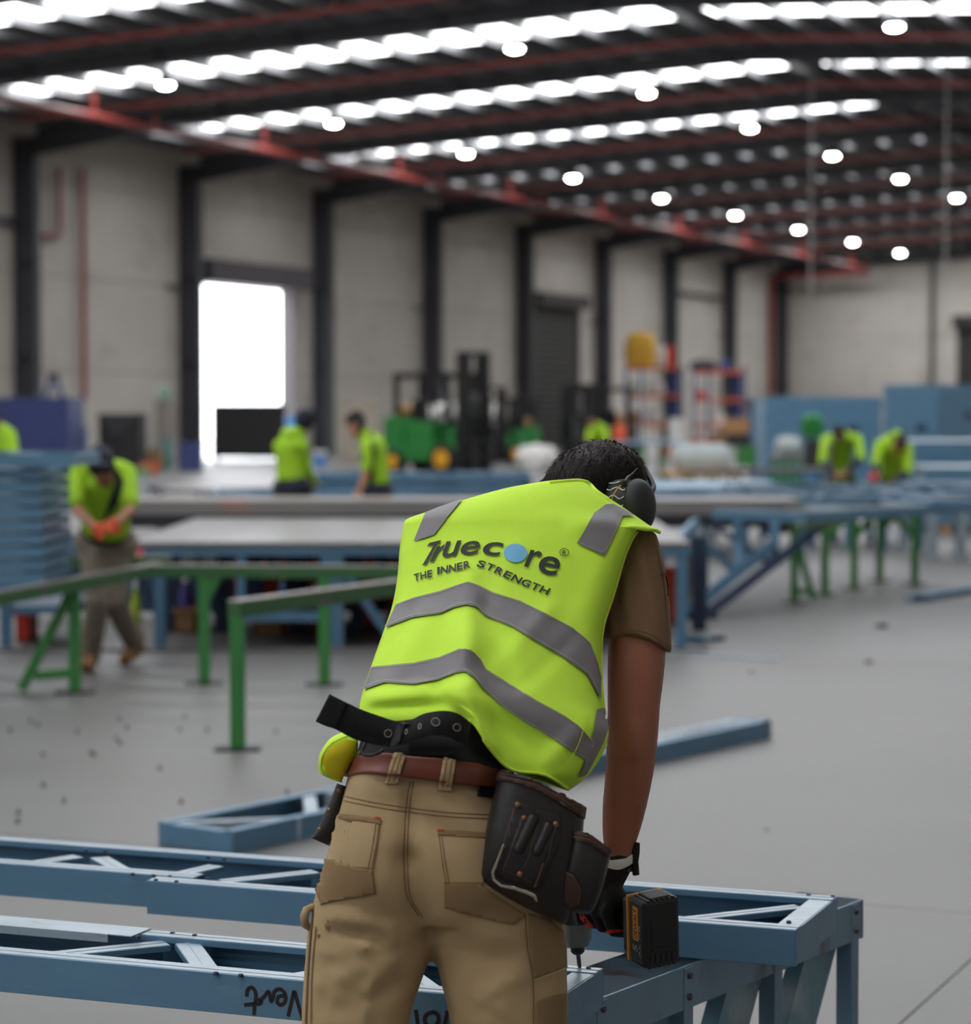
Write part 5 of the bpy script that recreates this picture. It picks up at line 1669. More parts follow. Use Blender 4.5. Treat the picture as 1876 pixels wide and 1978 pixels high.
so = vest.modifiers.new('thick', 'SOLIDIFY')
so.thickness = .003
so.offset = 1
LIFT = .0036
# flap of the front hem hanging out at the left
flap = MB().rings(body_rows([([(668, 1412), (690, 1425)], 4.10, .02, .03), ([(640, 1425), (692, 1440)], 4.09, .03, .03), ([(622, 1448), (688, 1462)], 4.085, .03, .03), ([(615, 1472), (676, 1482)], 4.09, .026, .03), ([(620, 1494), (664, 1500)], 4.095, .02, .025), ([(642, 1506), (660, 1512)], 4.10, .008, .01)], nb=14, nf=8)).build('hem_flap', 'vest', vest, world=True, smooth=180)
fw = Wrap([flap])
fw.patch('flap_lining', [[(640, 1440), (668, 1428), (688, 1434), (676, 1475), (660, 1506), (640, 1500), (624, 1484), (622, 1462)]], 'vest_lining', vest, .001)
fw.line('flap_piping', [(672, 1420), (640, 1436), (623, 1460), (620, 1484), (628, 1496)], 4, 'vest_piping', vest, .0025)
# piping on armhole, collar and hem
MB().tube([vrings[k][56] for k in range(24, 62)], .0036, 8).build('armhole_piping', 'vest_piping', vest, world=True, smooth=60)
hemc = [(908, 1394), (945, 1447), (988, 1489), (1052, 1499), (1096, 1525)]
MB().tube([vw.hit(x, y - 3, .002) for x, y in curve2(hemc, 4)], .0028, 8).build('hem_piping', 'vest_piping', vest, world=True, smooth=60)
col = [(1062, 931), (1092, 928), (1120, 927), (1137, 932), (1152, 947), (1175, 963)]
MB().tube([vw.hit(x, y + 2, .001) for x, y in curve2(col, 4)], .003, 8).build('collar_piping', 'vest_piping', vest, world=True, smooth=60)
vw.line('seam', [(1132, 1375), (1118, 1425), (1095, 1470), (1060, 1492)], 2, 'vest_piping', vest, .0046)
# shirt tape bands
Z2 = lambda x, y: (680 + x / 2.931, 830 + y / 2.931)
band1_t = [(768, 1169), (799, 1157), (851, 1144), (885, 1132), (905, 1126), (926, 1134), (953, 1147), (1004, 1163), (1055, 1188), (1106, 1215), (1137, 1243), (1152, 1284), (1158, 1310)]
band1_b = [(748, 1214), (799, 1195), (851, 1188), (878, 1176), (902, 1171), (919, 1175), (936, 1192), (987, 1212), (1038, 1243), (1089, 1273), (1132, 1304), (1152, 1342), (1157, 1350)]
band2_t = [(721, 1290), (755, 1287), (800, 1283), (850, 1272), (890, 1255), (908, 1257), (926, 1275), (937, 1294), (985, 1325), (1040, 1358), (1090, 1385), (1116, 1404), (1144, 1433)]
band2_b = [(706, 1334), (745, 1321), (800, 1325), (850, 1315), (880, 1303), (898, 1300), (915, 1312), (930, 1332), (965, 1362), (1010, 1392), (1050, 1415), (1090, 1443), (1128, 1468)]
vw.patch('reflective_band', [band1_t + band1_b[::-1]], 'tape', vest, LIFT, step=5)
vw.patch('reflective_band', [band2_t + band2_b[::-1]], 'tape', vest, LIFT, step=5)
vw.patch('reflective_band', [[(1150, 1372), (1164, 1368), (1175, 1400), (1160, 1440), (1130, 1495), (1116, 1500), (1140, 1440)]], 'tape', vest, LIFT, step=5)
vw.patch('shoulder_tape', [[Z2(*p) for p in ((418, 478), (500, 445), (628, 402), (545, 500), (468, 602), (355, 638), (385, 560))]], 'tape', vest, LIFT, step=6)
vw.patch('shoulder_tape', [[(1169, 977), (1183, 976), (1205, 987), (1224, 998), (1202, 999), (1186, 1035), (1166, 1075), (1114, 1051), (1135, 1015), (1148, 993)]], 'tape', vest, LIFT, step=6)
for b in (band1_t, band1_b, band2_t, band2_b):
    s_ = 3 if b in (band1_t, band2_t) else -3
    vw.line('tape_stitch', [(x, y + s_) for x, y in b], .9, 'hi_vis_tape', vest, .0052)
vw.line('tape_stitch', [(1118, 1050), (1165, 1071), (1183, 1035), (1198, 1003)], .9, 'hi_vis_tape', vest, .0052, smooth=False)
# printed lettering
def letters(items, m, name):
    "items: (character, bold, quad bl br tr tl in pixels)"
    for ch, bold, quad in items:
        me = glyph_mesh(ch, bold)
        xs = [v.co.x for v in me.vertices]
        ys = [v.co.y for v in me.vertices]
        x0, x1, y0, y1 = min(xs), max(xs), min(ys), max(ys)
        bl, br, tr_, tl = quad
        for v in me.vertices:
            s, t = (v.co.x - x0) / (x1 - x0), (v.co.y - y0) / (y1 - y0)
            px = (bl[0] * (1 - s) + br[0] * s) * (1 - t) + (tl[0] * (1 - s) + tr_[0] * s) * t
            py = (bl[1] * (1 - s) + br[1] * s) * (1 - t) + (tl[1] * (1 - s) + tr_[1] * s) * t
            v.co = (px, py, 0)
        vw.patch(name, me, m, vest, LIFT, step=6)
q = lambda *pts: [Z2(*p) for p in pts]
vw.patch('printed_letter', [q((402, 776), (468, 660), (428, 668), (442, 648), (508, 632), (500, 650), (486, 655), (424, 770))], 'print_black', vest, LIFT, step=6)
vw.patch('printed_letter', [q((442, 758), (486, 668), (504, 664), (502, 674), (530, 652), (524, 672), (498, 692), (464, 752))], 'print_black', vest, LIFT, step=6)
letters([('u', .014, q((505, 735), (590, 722), (622, 634), (538, 640))),
         ('e', .014, q((605, 722), (712, 712), (738, 634), (632, 640))),
         ('c', .014, q((728, 716), (832, 722), (866, 648), (760, 640))),
         ('r', .014, q((972, 780), (1040, 795), (1082, 700), (1012, 684))),
         ('e', .014, q((1040, 812), (1152, 838), (1192, 738), (1078, 712)))], 'print_black', 'printed_letter')
cx_, cy_ = 925, 705
vw.patch('printed_dot', [[Z2(cx_ + 65 * cos(a), cy_ + 52 * sin(a)) for a in [2 * pi * i / 28 for i in range(28)]]], 'print_blue', vest, LIFT, step=6)
rg = [Z2(1200 + 25 * cos(a), 700 + 21 * sin(a)) for a in [2 * pi * i / 20 for i in range(21)]]
vw.line('registered_ring', rg, 1.3, 'print_black', vest, LIFT, n=2)
letters([('R', .01, q((1188, 712), (1210, 714), (1214, 688), (1191, 688)))], 'print_black', 'registered_letter')
def along(txt, path, h, lean, gap=.16):
    P = [V((*p, 0)) for p in curve2(path, 8)]
    L = [0]
    for a, b in zip(P, P[1:]):
        L.append(L[-1] + (b - a).length)
    wd = {'I': .36, 'T': .95, 'E': .85, 'R': .95, 'S': .9, 'H': 1.05, 'N': 1.08, 'G': 1.05}
    tot = sum(wd.get(c, 1) for c in txt) + gap * (len(txt) - 1)
    sc = L[-1] / tot
    def pos(d):
        for i in range(len(L) - 1):
            if L[i + 1] >= d:
                return P[i].lerp(P[i + 1], (d - L[i]) / (L[i + 1] - L[i]))
        return P[-1]
    d = 0
    out = []
    for c in txt:
        w = wd.get(c, 1) * sc
        a, b = pos(d), pos(d + w)
        u = (b - a).normalized()
        n = V((u.y, -u.x, 0)) * h + u * lean
        f = lambda v: Z2(v.x, v.y)
        out.append((c, .025, [f(a), f(b), f(b + n), f(a + n)]))
        d += w + gap * sc
    letters(out, 'print_black', 'printed_letter')
along('THE', [(360, 868), (410, 853), (458, 842)], 42, 8)
along('INNER', [(486, 828), (560, 815), (620, 803), (672, 789)], 42, 8)
along('STRENGTH', [(702, 782), (760, 800), (850, 838), (950, 884), (1040, 920), (1102, 944)], 42, 8)

# --- brown shirt
slv = [([(1215, 1022), (1242, 1016), (1270, 1036)], 4.47, .03, .04), ([(1196, 1075), (1240, 1070), (1284, 1090)], 4.455, .058, .055), ([(1176, 1130), (1235, 1128), (1292, 1145)], 4.445, .064, .06), ([(1164, 1185), (1232, 1180), (1297, 1200)], 4.43, .066, .06), ([(1164, 1232), (1235, 1226), (1298, 1262)], 4.415, .066, .06)]
sf = [((1235, 1060), (1275, 1200), .006, 9), ((1215, 1080), (1240, 1220), -.006, 10), ((1190, 1120), (1200, 1230), -.010, 12)]
shirt_rows = [(r[0], r[1] + .02, r[2] * .8, r[3] * .8) for r in vrows[3:11]]
shirt_rows = [([(p[0][0] + 60, p[0][1] + 8), p[len(p) // 2], (p[-1][0] - 4, p[-1][1] + 6)], a, b, c) for p, a, b, c in shirt_rows]
mb = MB().rings(body_rows(slv, nb=20, nf=12, folds=sf)).rings(body_rows(shirt_rows))
mb.capsule(at(862, 1075, 4.54), at(900, 1200, 4.66), .055, .055)
shirt = melted(mb, 'shirt', 'shirt_brown', man, .005, 2)
hw = Wrap([shirt])
hw.line('sleeve_hem', [(1168, 1222), (1205, 1216), (1240, 1219), (1270, 1232), (1296, 1250)], 1.6, 'stitch', shirt, .0012)
hw.line('sleeve_seam', [(1268, 1060), (1282, 1120), (1288, 1190)], 1.4, 'stitch', shirt, .0012)
hw.patch('sleeve_badge', [[(1288, 1108), (1296, 1104), (1297, 1150), (1290, 1150)]], 'black', shirt, .002, thick=.002)

# --- body: head, neck, arms in one surface
arm = [([(1175, 1215), (1288, 1240)], 4.415, .052, .052), ([(1173, 1300), (1284, 1300)], 4.40, .051, .05), ([(1173, 1370), (1276, 1365)], 4.39, .047, .047), ([(1172, 1428), (1272, 1425)], 4.385, .045, .045), ([(1169, 1490), (1264, 1490)], 4.385, .042, .042), ([(1164, 1550), (1252, 1550)], 4.385, .037, .038), ([(1163, 1600), (1239, 1600)], 4.385, .031, .032), ([(1166, 1645), (1227, 1640)], 4.385, .026, .028), ([(1162, 1690), (1226, 1685)], 4.385, .022, .025)]
mb = MB().rings(body_rows(arm, nb=18, nf=12, folds=[((1225, 1410), (1230, 1450), .006, 18), ((1215, 1480), (1205, 1590), -.003, 10), ((1245, 1480), (1232, 1580), .003, 10)]))
HC = at(1158, 948, 4.68)
mb.capsule(at(1132, 1015, 4.54), HC, .05, .055)
mb.ellipsoid(HC, .078, .098, .084)
mb.ellipsoid(HC + V((.03, .045, -.06)), .062, .07, .07)          # face, turned down
mb.capsule(HC + V((.045, .09, -.11)), HC + V((.05, .075, -.13)), .012, .014)   # nose
mb.ellipsoid(HC + V((.03, .05, -.13)), .035, .03, .022)           # chin
for s_ in (-1, 1):
    mb.ellipsoid(HC + V((s_ * .078 + .01, -.005, -.03)), .012, .02, .032)      # ears
    mb.ellipsoid(HC + V((.03 + s_ * .032, .098, -.075)), .014, .012, .012)     # brows
mb.capsule(at(1085, 1070, 4.50), at(960, 1200, 4.42), .06, .09)
mb.capsule(at(960, 1200, 4.42), at(850, 1480, 4.15), .10, .095)
mb.capsule(at(1150, 1070, 4.48), at(1228, 1120, 4.46), .04, .036)
mb.capsule(at(1228, 1120, 4.46), at(1232, 1230, 4.42), .036, .045)
LE, LH = at(900, 1400, 4.72), at(975, 1770, 4.56)
mb.capsule(at(862, 1080, 4.54), LE, .045, .04)
mb.capsule(LE, LH, .04, .026)
mb.ellipsoid(LH + V((.01, .01, -.035)), .034, .022, .04)
for i in range(4):
    a = LH + V((-.02 + .018 * i, .015, -.06))
    mb.capsule(a, a + V((.004, .012, -.025 - .004 * (i in (1, 2)))), .0085, .008, 8)
mb.capsule(LH + V((.03, -.01, -.03)), LH + V((.05, -.015, -.055)), .010, .008, 8)
body = melted(mb, 'body', 'skin_fg', man, .0055, 3)

# --- hair
mb = MB()
mb.ellipsoid(HC + V((0, 0, .004)), .0905, .108, .092, 28, 18)
mb.ellipsoid(at(1124, 944, 4.62), .070, .085, .074, 28, 18)
mb.ellipsoid(at(1190, 928, 4.67), .060, .08, .066, 24, 16)
hair = melted(mb, 'hair', 'hair', man, .006, 12)
st_b = BVHTree.FromPolygons([v.co + man.location for v in hair.data.vertices], [tuple(p.vertices) for p in hair.data.polygons])
mb = MB()
rnd = random.Random(3)
crown = HC + V((.02, .03, .10))
for i in range(2600):
    d = V((rnd.uniform(-1, 1), rnd.uniform(-1, .6), rnd.uniform(-.5, 1))).normalized()
    loc, nor, idx, dist = st_b.ray_cast(HC + d * .3, -d)
    if loc is None:
        continue
    tang = (loc - crown)
    tang = (tang - nor * tang.dot(nor))
    if tang.length < .004:
        continue
    tang = (tang.normalized() + V((rnd.uniform(-.35, .35), rnd.uniform(-.35, .35), rnd.uniform(-.35, .35))))
    tang = (tang - nor * tang.dot(nor)).normalized()
    L = rnd.uniform(.012, .026)
    w = tang.cross(nor).normalized() * rnd.uniform(.0006, .0012)
    a, b, c = loc - nor * .001, loc + tang * L * .5 + nor * rnd.uniform(.001, .0035), loc + tang * L + nor * rnd.uniform(.0, .005)
    mb.add([a - w, a + w, b + w * .8, b - w * .8, c], [(0, 1, 2, 3), (3, 2, 4)])
so_ = mb.build('hair_strands', 'hair', hair, world=True)
so_['kind'] = 'stuff'

# --- ear muffs
muff = MB()
mn = V((.93, -.34, -.02)).normalized()
mc = at(1231, 980, 4.555)
mx_ = V((0, 0, 1)).cross(mn).normalized()
mz_ = mn.cross(mx_)
MR = Matrix((mx_, mz_, mn)).transposed()
muff = MB().ellipsoid(mc, .045, .053, .034, 28, 18, MR)
cup = muff.build('ear_muff_cup', 'muff', man, world=True, smooth=180)
cc = mc - mn * .024
inner = MB()
rows_ = []
for h, s_ in ((-.030, .78), (-.026, .92), (-.016, 1.0), (-.004, 1.02), (.010, 1.0)):
    rows_.append([cc + mn * h + (mx_ * cos(a) * .041 + mz_ * sin(a) * .050) * s_ for a in [2 * pi * i / 28 for i in range(28)]])
inner.rings(rows_).build('ear_cushion', 'black', cup, world=True, smooth=60)
for a0 in (118, 138, 158, 178, 198, 218):
    pts = []
    for i in range(17):
        f = i / 16
        a = radians(a0 + 3.5 * sin(f * 9 + a0))
        pts.append(cc + mn * (-.026 + .036 * f) + (mx_ * cos(a) * .0418 + mz_ * sin(a) * .051) * (.93 + .08 * min(1, f * 3)))
    MB().tube(pts, .0011, 6).build('white_stripe', 'glove_cuff', cup, world=True, smooth=60)
MB().box(*(lambda c: (c.x - .003, c.x + .003, c.y - .002, c.y + .002, c.z - .006, c.z + .006))(mc + mn * .0255 + mx_ * .012 - mz_ * .006)).build('slot', 'black', cup, world=True)
ant = [at(1205, 935, 4.505), at(1214, 922, 4.505), at(1222, 915, 4.505), at(1232, 904, 4.505)]
MB().tube(ant, [.0040, .0034, .0014, .0009], 8).build('antenna', 'bit_steel', cup, world=True, smooth=60)
MB().ellipsoid(at(1204, 934, 4.505), .007, .006, .008, 12, 8).build('antenna_base', 'black', cup, world=True, smooth=180)
MB().tube([at(1200, 937, 4.502), at(1191, 946, 4.498), at(1184, 958, 4.496), at(1180, 972, 4.495)], .0011, 6).build('yellow_wire', 'drill_yellow', cup, world=True, smooth=60)
bandp = [mc + mz_ * .02 - mn * .004, at(1260, 948, 4.62), at(1256, 925, 4.68), at(1240, 903, 4.75), at(1205, 888, 4.81), at(1150, 882, 4.83), at(1100, 888, 4.81), at(1080, 905, 4.76), at(1070, 925, 4.70)]
mb = MB()
sm_ = [V(cr([tuple(p) for p in bandp], i / 32)) for i in range(33)]
mb.tube(sm_, .006, 8)
mb.build('headband', 'black', cup, world=True, smooth=60)
MB().tube([at(1068, 917, 4.66), at(1056, 924, 4.655), at(1043, 934, 4.65)], [.0035, .004, .004], 8).build('microphone_boom', 'black', cup, world=True, smooth=60)
MB().ellipsoid(at(1072, 965, 4.66), .03, .045, .05, 18, 12).build('ear_muff_cup', 'muff', man, world=True, smooth=180)

# --- drill held in the right hand
HB, HE = at(1118, 1738, 4.45), at(1240, 1782, 4.325)       # handle from body to battery
hx = (HE - HB).normalized()
drill = thing('cordless_drill', 'black and yellow cordless drill driver held in the gloved hand', 'drill', at(1120, 1872, 4.45))
topz = HB.z + .05
dc = at(1113, 1740, 4.452)
def up_z(c, z):
    return V((c.x, c.y, z))
zs = lambda py: at(1113, py, 4.452).z
ax_top, ax_bot = V((dc.x - .004, dc.y, zs(1672))), V((at(1116, 1838, 4.452).x, 4.452, zs(1838)))
tip = at(1120, 1874, 4.452)
tip.z = ZT + .001
dax = (ax_bot - ax_top).normalized()
def dl(prof, nm, m, sm=50):
    return MB().lathe(ax_top, prof, 22, axis=dax).build(nm, m, drill, world=True, smooth=sm)
LD = (ax_bot - ax_top).length
k_ = .00091
dl([(.012, -.002), (.028, .0), (.031, .012), (.031, LD * .62), (.028, LD * .66)], 'motor_housing', 'drill_black')
dl([(.0285, LD * .66), (.0275, LD * .70), (.0255, LD * .86), (.020, LD * .93)], 'gear_housing', 'drill_grey')
dl([(.012, LD * .92), (.0115, LD * .95), (.0125, LD * .96), (.0125, LD * 1.0), (.008, LD * 1.03)], 'chuck', 'drill_black')
MB().tube([ax_bot - dax * .002, ax_bot.lerp(tip, .75), tip], [.0042, .0040, .0030], 10).build('driver_bit', 'bit_steel', drill, world=True, smooth=50)
hdn = V((0, 0, -1))
hdn = (hdn - hx * hdn.dot(hx)).normalized()
hrt = hx.cross(hdn) * -1
def hring(c, a, b, n=16):
    return [c + hdn * cos(2 * pi * i / n) * a + hrt * sin(2 * pi * i / n) * b for i in range(n)]
MB().rings([hring(HB, .026, .022), hring(HB.lerp(HE, .3), .022, .018), hring(HB.lerp(HE, .7), .021, .017), hring(HE, .025, .021)]).build('handle', 'drill_black', drill, world=True, smooth=50)
bn = V((.46, -.87, -.10)).normalized()
bu = V((-.10, 0, 1))
bu = (bu - bn * bu.dot(bn)).normalized()
bwv = bu.cross(bn) * -1
if bwv.x < 0:
    bwv = -bwv
BC = at(1262, 1793, 4.285)
def bbox(c, hw_, hh, hn, nm, m, bev=.004):
    return MB().frame(c, bwv * hw_, bu * hh, bn * hn).build(nm, m, drill, world=True, bevel=bev)
bbox(BC + bn * .004, .0365, .0600, .026, 'battery', 'drill_black', .007)
bbox(BC - bn * .026, .0375, .0600, .0035, 'yellow_collar', 'drill_yellow', .003)
bbox(BC - bn * .038, .034, .050, .010, 'battery_base', 'drill_black', .005)
for i in range(6):
    for sg in (1, -1):
        MB().frame(BC + bn * (.006 + 0 * i) + bwv * (-.024 + .0098 * i) + bu * (sg * .0598), bwv * .003, bu * .0018, bn * .022).build('grip_rib', 'drill_black', drill, world=True, bevel=.001)
MB().frame(BC + bn * .0305 - bu * .028, bwv * .022, bu * .003, bn * .0008).build('moulded_bar', 'black', drill, world=True)
MB().frame(BC + bn * .0303 + bu * .008, bwv * .022, bu * .022, bn * .0006).build('moulded_panel', 'drill_black', drill, world=True, bevel=.0005)
for i in range(5):
    MB().frame(BC + bn * .0305 + bwv * (-.022 + .011 * i) - bu * .045, bwv * .004, bu * .009, bn * .0012).build('moulded_rib', 'drill_black', drill, world=True, bevel=.001)
bbox(BC + bu * .0600 + bn * .004, .020, .004, .020, 'latch', 'charcoal', .002)
# label on the left side of the battery
lb = BC - bwv * .0369 + bn * .002
lab_n = -bwv
MB().frame(lb + bu * .016, bwv * .0004, bu * .030, bn * .0085).build('label_plate', 'drill_yellow', drill, world=True)
def side_text(txt, c, size, length, m):
    me = glyph_mesh(txt, .02)
    xs = [v.co.x for v in me.vertices]
    ys = [v.co.y for v in me.vertices]
    x0, x1, y0, y1 = min(xs), max(xs), min(ys), max(ys)
    for v in me.vertices:
        s = ((v.co.x - x0) / (x1 - x0) - .5) * length
        t = ((v.co.y - y0) / (y1 - y0) - .5) * size
        v.co = c + bu * s - bn * t * 1.0 - drill.location
    return link('label_text', me, m, drill)
side_text('DEWALT', lb - bwv * .0008 + bu * .016, .011, .054, 'print_black')
side_text('5', lb - bwv * .0008 - bu * .028 - bn * .001, .016, .012, 'worn_steel')
side_text('Ah XR', lb - bwv * .0008 - bu * .012 + bn * .014, .006, .060, 'worn_steel')

# --- glove
mb = MB()
WR = at(1194, 1662, 4.385)
gmid = HB.lerp(HE, .42)
up_h = -hdn
palm = gmid + up_h * .030 + hrt * .012
mb.capsule(WR, palm + up_h * .012, .029, .034)
mb.capsule(palm - hx * .030, palm + hx * .030, .024, .026)
mb.capsule(gmid - hx * .034 + hrt * .030 + up_h * .01, gmid + hx * .034 + hrt * .030 + up_h * .008, .015, .014)
for i in range(4):
    c = HB.lerp(HE, .14 + .185 * i)
    R_ = .032
    pts = [c + hrt * .040 + up_h * .016] + [c + (hrt * cos(radians(a)) + hdn * sin(radians(a))) * R_ for a in (10, 55, 100, 140, 172 - 6 * (i in (0, 3)))]
    rr = [.0115, .011, .0105, .010, .0095, .008]
    for a, b, ra, rb in zip(pts, pts[1:], rr, rr[1:]):
        mb.capsule(a, b, ra, rb, 10)
th = [palm - hx * .02 - hrt * .012, gmid - hrt * .030 - hx * .022 + up_h * .018, gmid - hrt * .034 - hx * .045 + up_h * .004, HB - hrt * .030 + hx * .0 + hdn * .012]
for a, b, ra, rb in zip(th, th[1:], (.016, .013, .0115), (.013, .0115, .009)):
    mb.capsule(a, b, ra, rb, 10)
glove = melted(mb, 'work_glove', 'glove', man, .0036, 2)
gw = Wrap([glove])
gw.ydef = 4.36
gw.patch('red_trim', [[(1116, 1760), (1126, 1764), (1146, 1788), (1146, 1794), (1132, 1788), (1120, 1774)]], 'glove_red', glove, .0015, thick=.001)
gw.patch('red_trim', [[(1166, 1800), (1180, 1795), (1203, 1795), (1203, 1799), (1176, 1802)]], 'glove_red', glove, .0015, thick=.001)
MB().rings(body_rows([([(1163, 1656), (1195, 1664), (1226, 1648)], 4.385, .031, .031), ([(1162, 1664), (1195, 1672), (1226, 1657)], 4.385, .033, .033), ([(1161, 1672), (1195, 1680), (1226, 1666)], 4.385, .032, .032)], nb=20, nf=12, sub=2)).build('glove_cuff', 'glove_cuff', glove, world=True, smooth=70)
MB().tube([at(1231, 1628, 4.375), at(1229, 1645, 4.37), at(1226, 1664, 4.37), at(1229, 1690, 4.37)], [.005, .0065, .007, .006], 8).build('pull_tab', 'glove', glove, world=True, smooth=60)

# ================================================================== THE OTHER WORKERS
def figure(label, J, top='hi_vis', legs='navy_cloth', hair='hair', cap=None, sleeve='short', long_sleeve=None, gloves=None, hood=False, tape=False, muffs=None, vox=.016, panel=None, boots='boot', s=1.0):
    """J: joints as (px, py, depth). Skin, shirt, trousers, hair and boots are surfaces of their own."""
    P = {k: at(*v) for k, v in J.items()}
    base = (P['ank_l'] + P['ank_r']) / 2
    t = thing('person', label, 'person', (base.x, base.y, 0))
    hd, nk, ch, pv = P['head'], P['neck'], P['chest'], P['pelvis']
    fc = (P['face'] - hd).normalized() if 'face' in P else V((0, -1, -.3)).normalized()
    upv = (hd - nk).normalized()
    sh = (P['sh_r'] - P['sh_l'])
    side = sh.normalized()
    b = MB()
    b.ellipsoid(hd, .078 * s, .078 * s, .105 * s)
    b.ellipsoid(hd + fc * .035 * s - upv * .035 * s, .06 * s, .06 * s, .07 * s)
    b.capsule(hd + fc * .09 * s - upv * .01 * s, hd + fc * .1 * s - upv * .03 * s, .014 * s, .016 * s, 8)
    fs = fc.cross(V((0, 0, 1))).normalized()
    for k in (-1, 1):
        b.ellipsoid(hd + fs * .078 * k * s, .014 * s, .02 * s, .03 * s, 8, 6)
        b.ellipsoid(hd + fc * .082 * s + fs * .03 * k * s + upv * .015 * s, .014 * s, .014 * s, .01 * s, 8, 6)
    b.capsule(ch, hd, .058 * s, .055 * s)
    b.capsule(ch, pv, .10 * s, .10 * s)
    for k in 'lr':
        b.capsule(P['sh_' + k], P['el_' + k], .045 * s, .038 * s)
        b.capsule(P['el_' + k], P['ha_' + k], .037 * s, .025 * s)
        if not gloves:
            d = (P['ha_' + k] - P['el_' + k]).normalized()
            b.ellipsoid(P['ha_' + k] + d * .035 * s, .035 * s, .03 * s, .045 * s, 10, 8)
            pr = d.cross(V((0, 1, 0))).normalized()
            for i in range(4):
                q = P['ha_' + k] + d * .065 * s + pr * (-.027 + .018 * i) * s
                b.capsule(q, q + d * .045 * s + V((0, -.012, 0)), .010 * s, .009 * s, 8)
            b.capsule(P['ha_' + k] + d * .02 * s + pr * .035 * s, P['ha_' + k] + d * .05 * s + pr * .055 * s, .011 * s, .009 * s, 8)
        b.capsule(P['hip_' + k], P['kn_' + k], .065 * s, .05 * s)
        b.capsule(P['kn_' + k], P['ank_' + k], .048 * s, .038 * s)
    melted(b, 'body', 'skin', t, vox, 3)
    # shirt
    b = MB()
    b.capsule(P['sh_l'].lerp(P['sh_r'], .14), P['sh_l'].lerp(P['sh_r'], .86), .085 * s, .085 * s, 16)
    b.capsule(ch, pv.lerp(ch, .28), .155 * s, .145 * s, 18, sx=.78, ref=side.cross(pv - ch))
    b.capsule(ch.lerp(pv, .5), pv.lerp(ch, .10), .150 * s, .150 * s, 18, sx=.8, ref=side.cross(pv - ch))
    b.capsule(ch, nk, .11 * s, .07 * s)
    for k in 'lr':
        e = P['sh_' + k].lerp(P['el_' + k], .8 if sleeve == 'short' else 1.0)
        b.capsule(P['sh_' + k], e, .07 * s, .062 * s)
        if sleeve == 'long':
            b.capsule(P['el_' + k], P['el_' + k].lerp(P['ha_' + k], .35 if long_sleeve else .9), .058 * s, .048 * s)
    if hood:
        b.capsule(nk - fc * .05 + side * -.06, nk - fc * .05 + side * .06, .075 * s, .075 * s)
    shirt = melted(b, 'hi_vis_shirt', top, t, vox, 4)
    wrap = Wrap([shirt])
    wrap.ydef = J['chest'][2]
    if long_sleeve:
        for k in 'lr':
            MB().capsule(P['el_' + k].lerp(P['ha_' + k], .12), P['ha_' + k], .052 * s, .04 * s).build('sleeve_end', long_sleeve, shirt, world=True, smooth=180)
    for (nm, poly, m) in (panel or []):
        wrap.patch(nm, [poly], m, shirt, .004, step=9)
    # trousers
    b = MB()
    b.capsule(pv + side * -.07 * s, pv + side * .07 * s, .135 * s, .135 * s)
    for k in 'lr':
        b.capsule(P['hip_' + k], P['kn_' + k], .098 * s, .078 * s)
        b.capsule(P['kn_' + k], P['ank_' + k], .078 * s, .066 * s)
    tr_ = melted(b, 'trousers', legs, t, vox, 3)
    # belt
    w = pv.lerp(ch, .2)
    MB().rings([[w + (side * cos(a) * .165 + side.cross(ch - pv).normalized() * sin(a) * .125) * s + (ch - pv).normalized() * h for a in [2 * pi * i / 20 for i in range(20)]] for h in (-.02, .02)]).build('belt', 'black', t, world=True, smooth=50)
    for k in 'lr':
        a = P['ank_' + k]
        toe = P['toe_' + k]
        b = MB().capsule(a + V((0, 0, .08)), a, .06 * s, .058 * s).capsule(a + V((0, 0, -.01)), toe, .05 * s, .045 * s)
        melted(b, 'boot', boots, t, vox, 3)
    # hair or headwear
    hm = MB()
    hm.ellipsoid(hd + upv * .015 * s - fc * .022 * s, .088 * s, .088 * s, .108 * s, 18, 12)
    if cap:
        hm.ellipsoid(hd + upv * .06 * s - fc * .01 * s, .085 * s, .085 * s, .075 * s, 16, 10)
    h = melted(hm, 'beanie' if cap == 'beanie' else ('cap' if cap else 'hair'), cap and 'navy_cloth' or 'hair', t, .012, 2)
    if cap == 'cap':
        c = hd + fc * .09 * s + upv * .045 * s
        MB().ellipsoid(c + fc * .03 * s, .075 * s, .075 * s, .014 * s, 16, 8, Matrix((fs, fc, fs.cross(fc))).transposed()).build('peak', 'navy_cloth', h, world=True, smooth=180)
    if muffs:
        for k in (-1, 1):
            MB().ellipsoid(hd + fs * .092 * k * s, .04 * s, .04 * s, .05 * s, 14, 10).build('ear_muff', muffs, h, world=True, smooth=180)
        MB().tube([hd + (fs * cos(a) + upv * sin(a)) * .105 * s for a in [pi * i / 12 for i in range(13)]], .01, 6).build('headband', 'black', h, world=True, smooth=60)
    if gloves:
        for k in 'lr':
            b = MB()
            q = P['ha_' + k]
            d = (q - P['el_' + k]).normalized()
            b.ellipsoid(q + d * .03 * s, .045 * s, .04 * s, .055 * s, 12, 8)
            pr = d.cross(V((0, 1, 0))).normalized()
            for i in range(4):
                w_ = q + d * .06 * s + pr * (-.03 + .02 * i) * s
                b.capsule(w_, w_ + d * .04 * s + V((0, -.015, 0)), .013 * s, .011 * s, 8)
            b.capsule(q + pr * .04 * s, q + pr * .065 * s + d * .04 * s, .013 * s, .011 * s, 8)
            melted(b, 'work_glove', gloves, t, .012, 2)
    return t
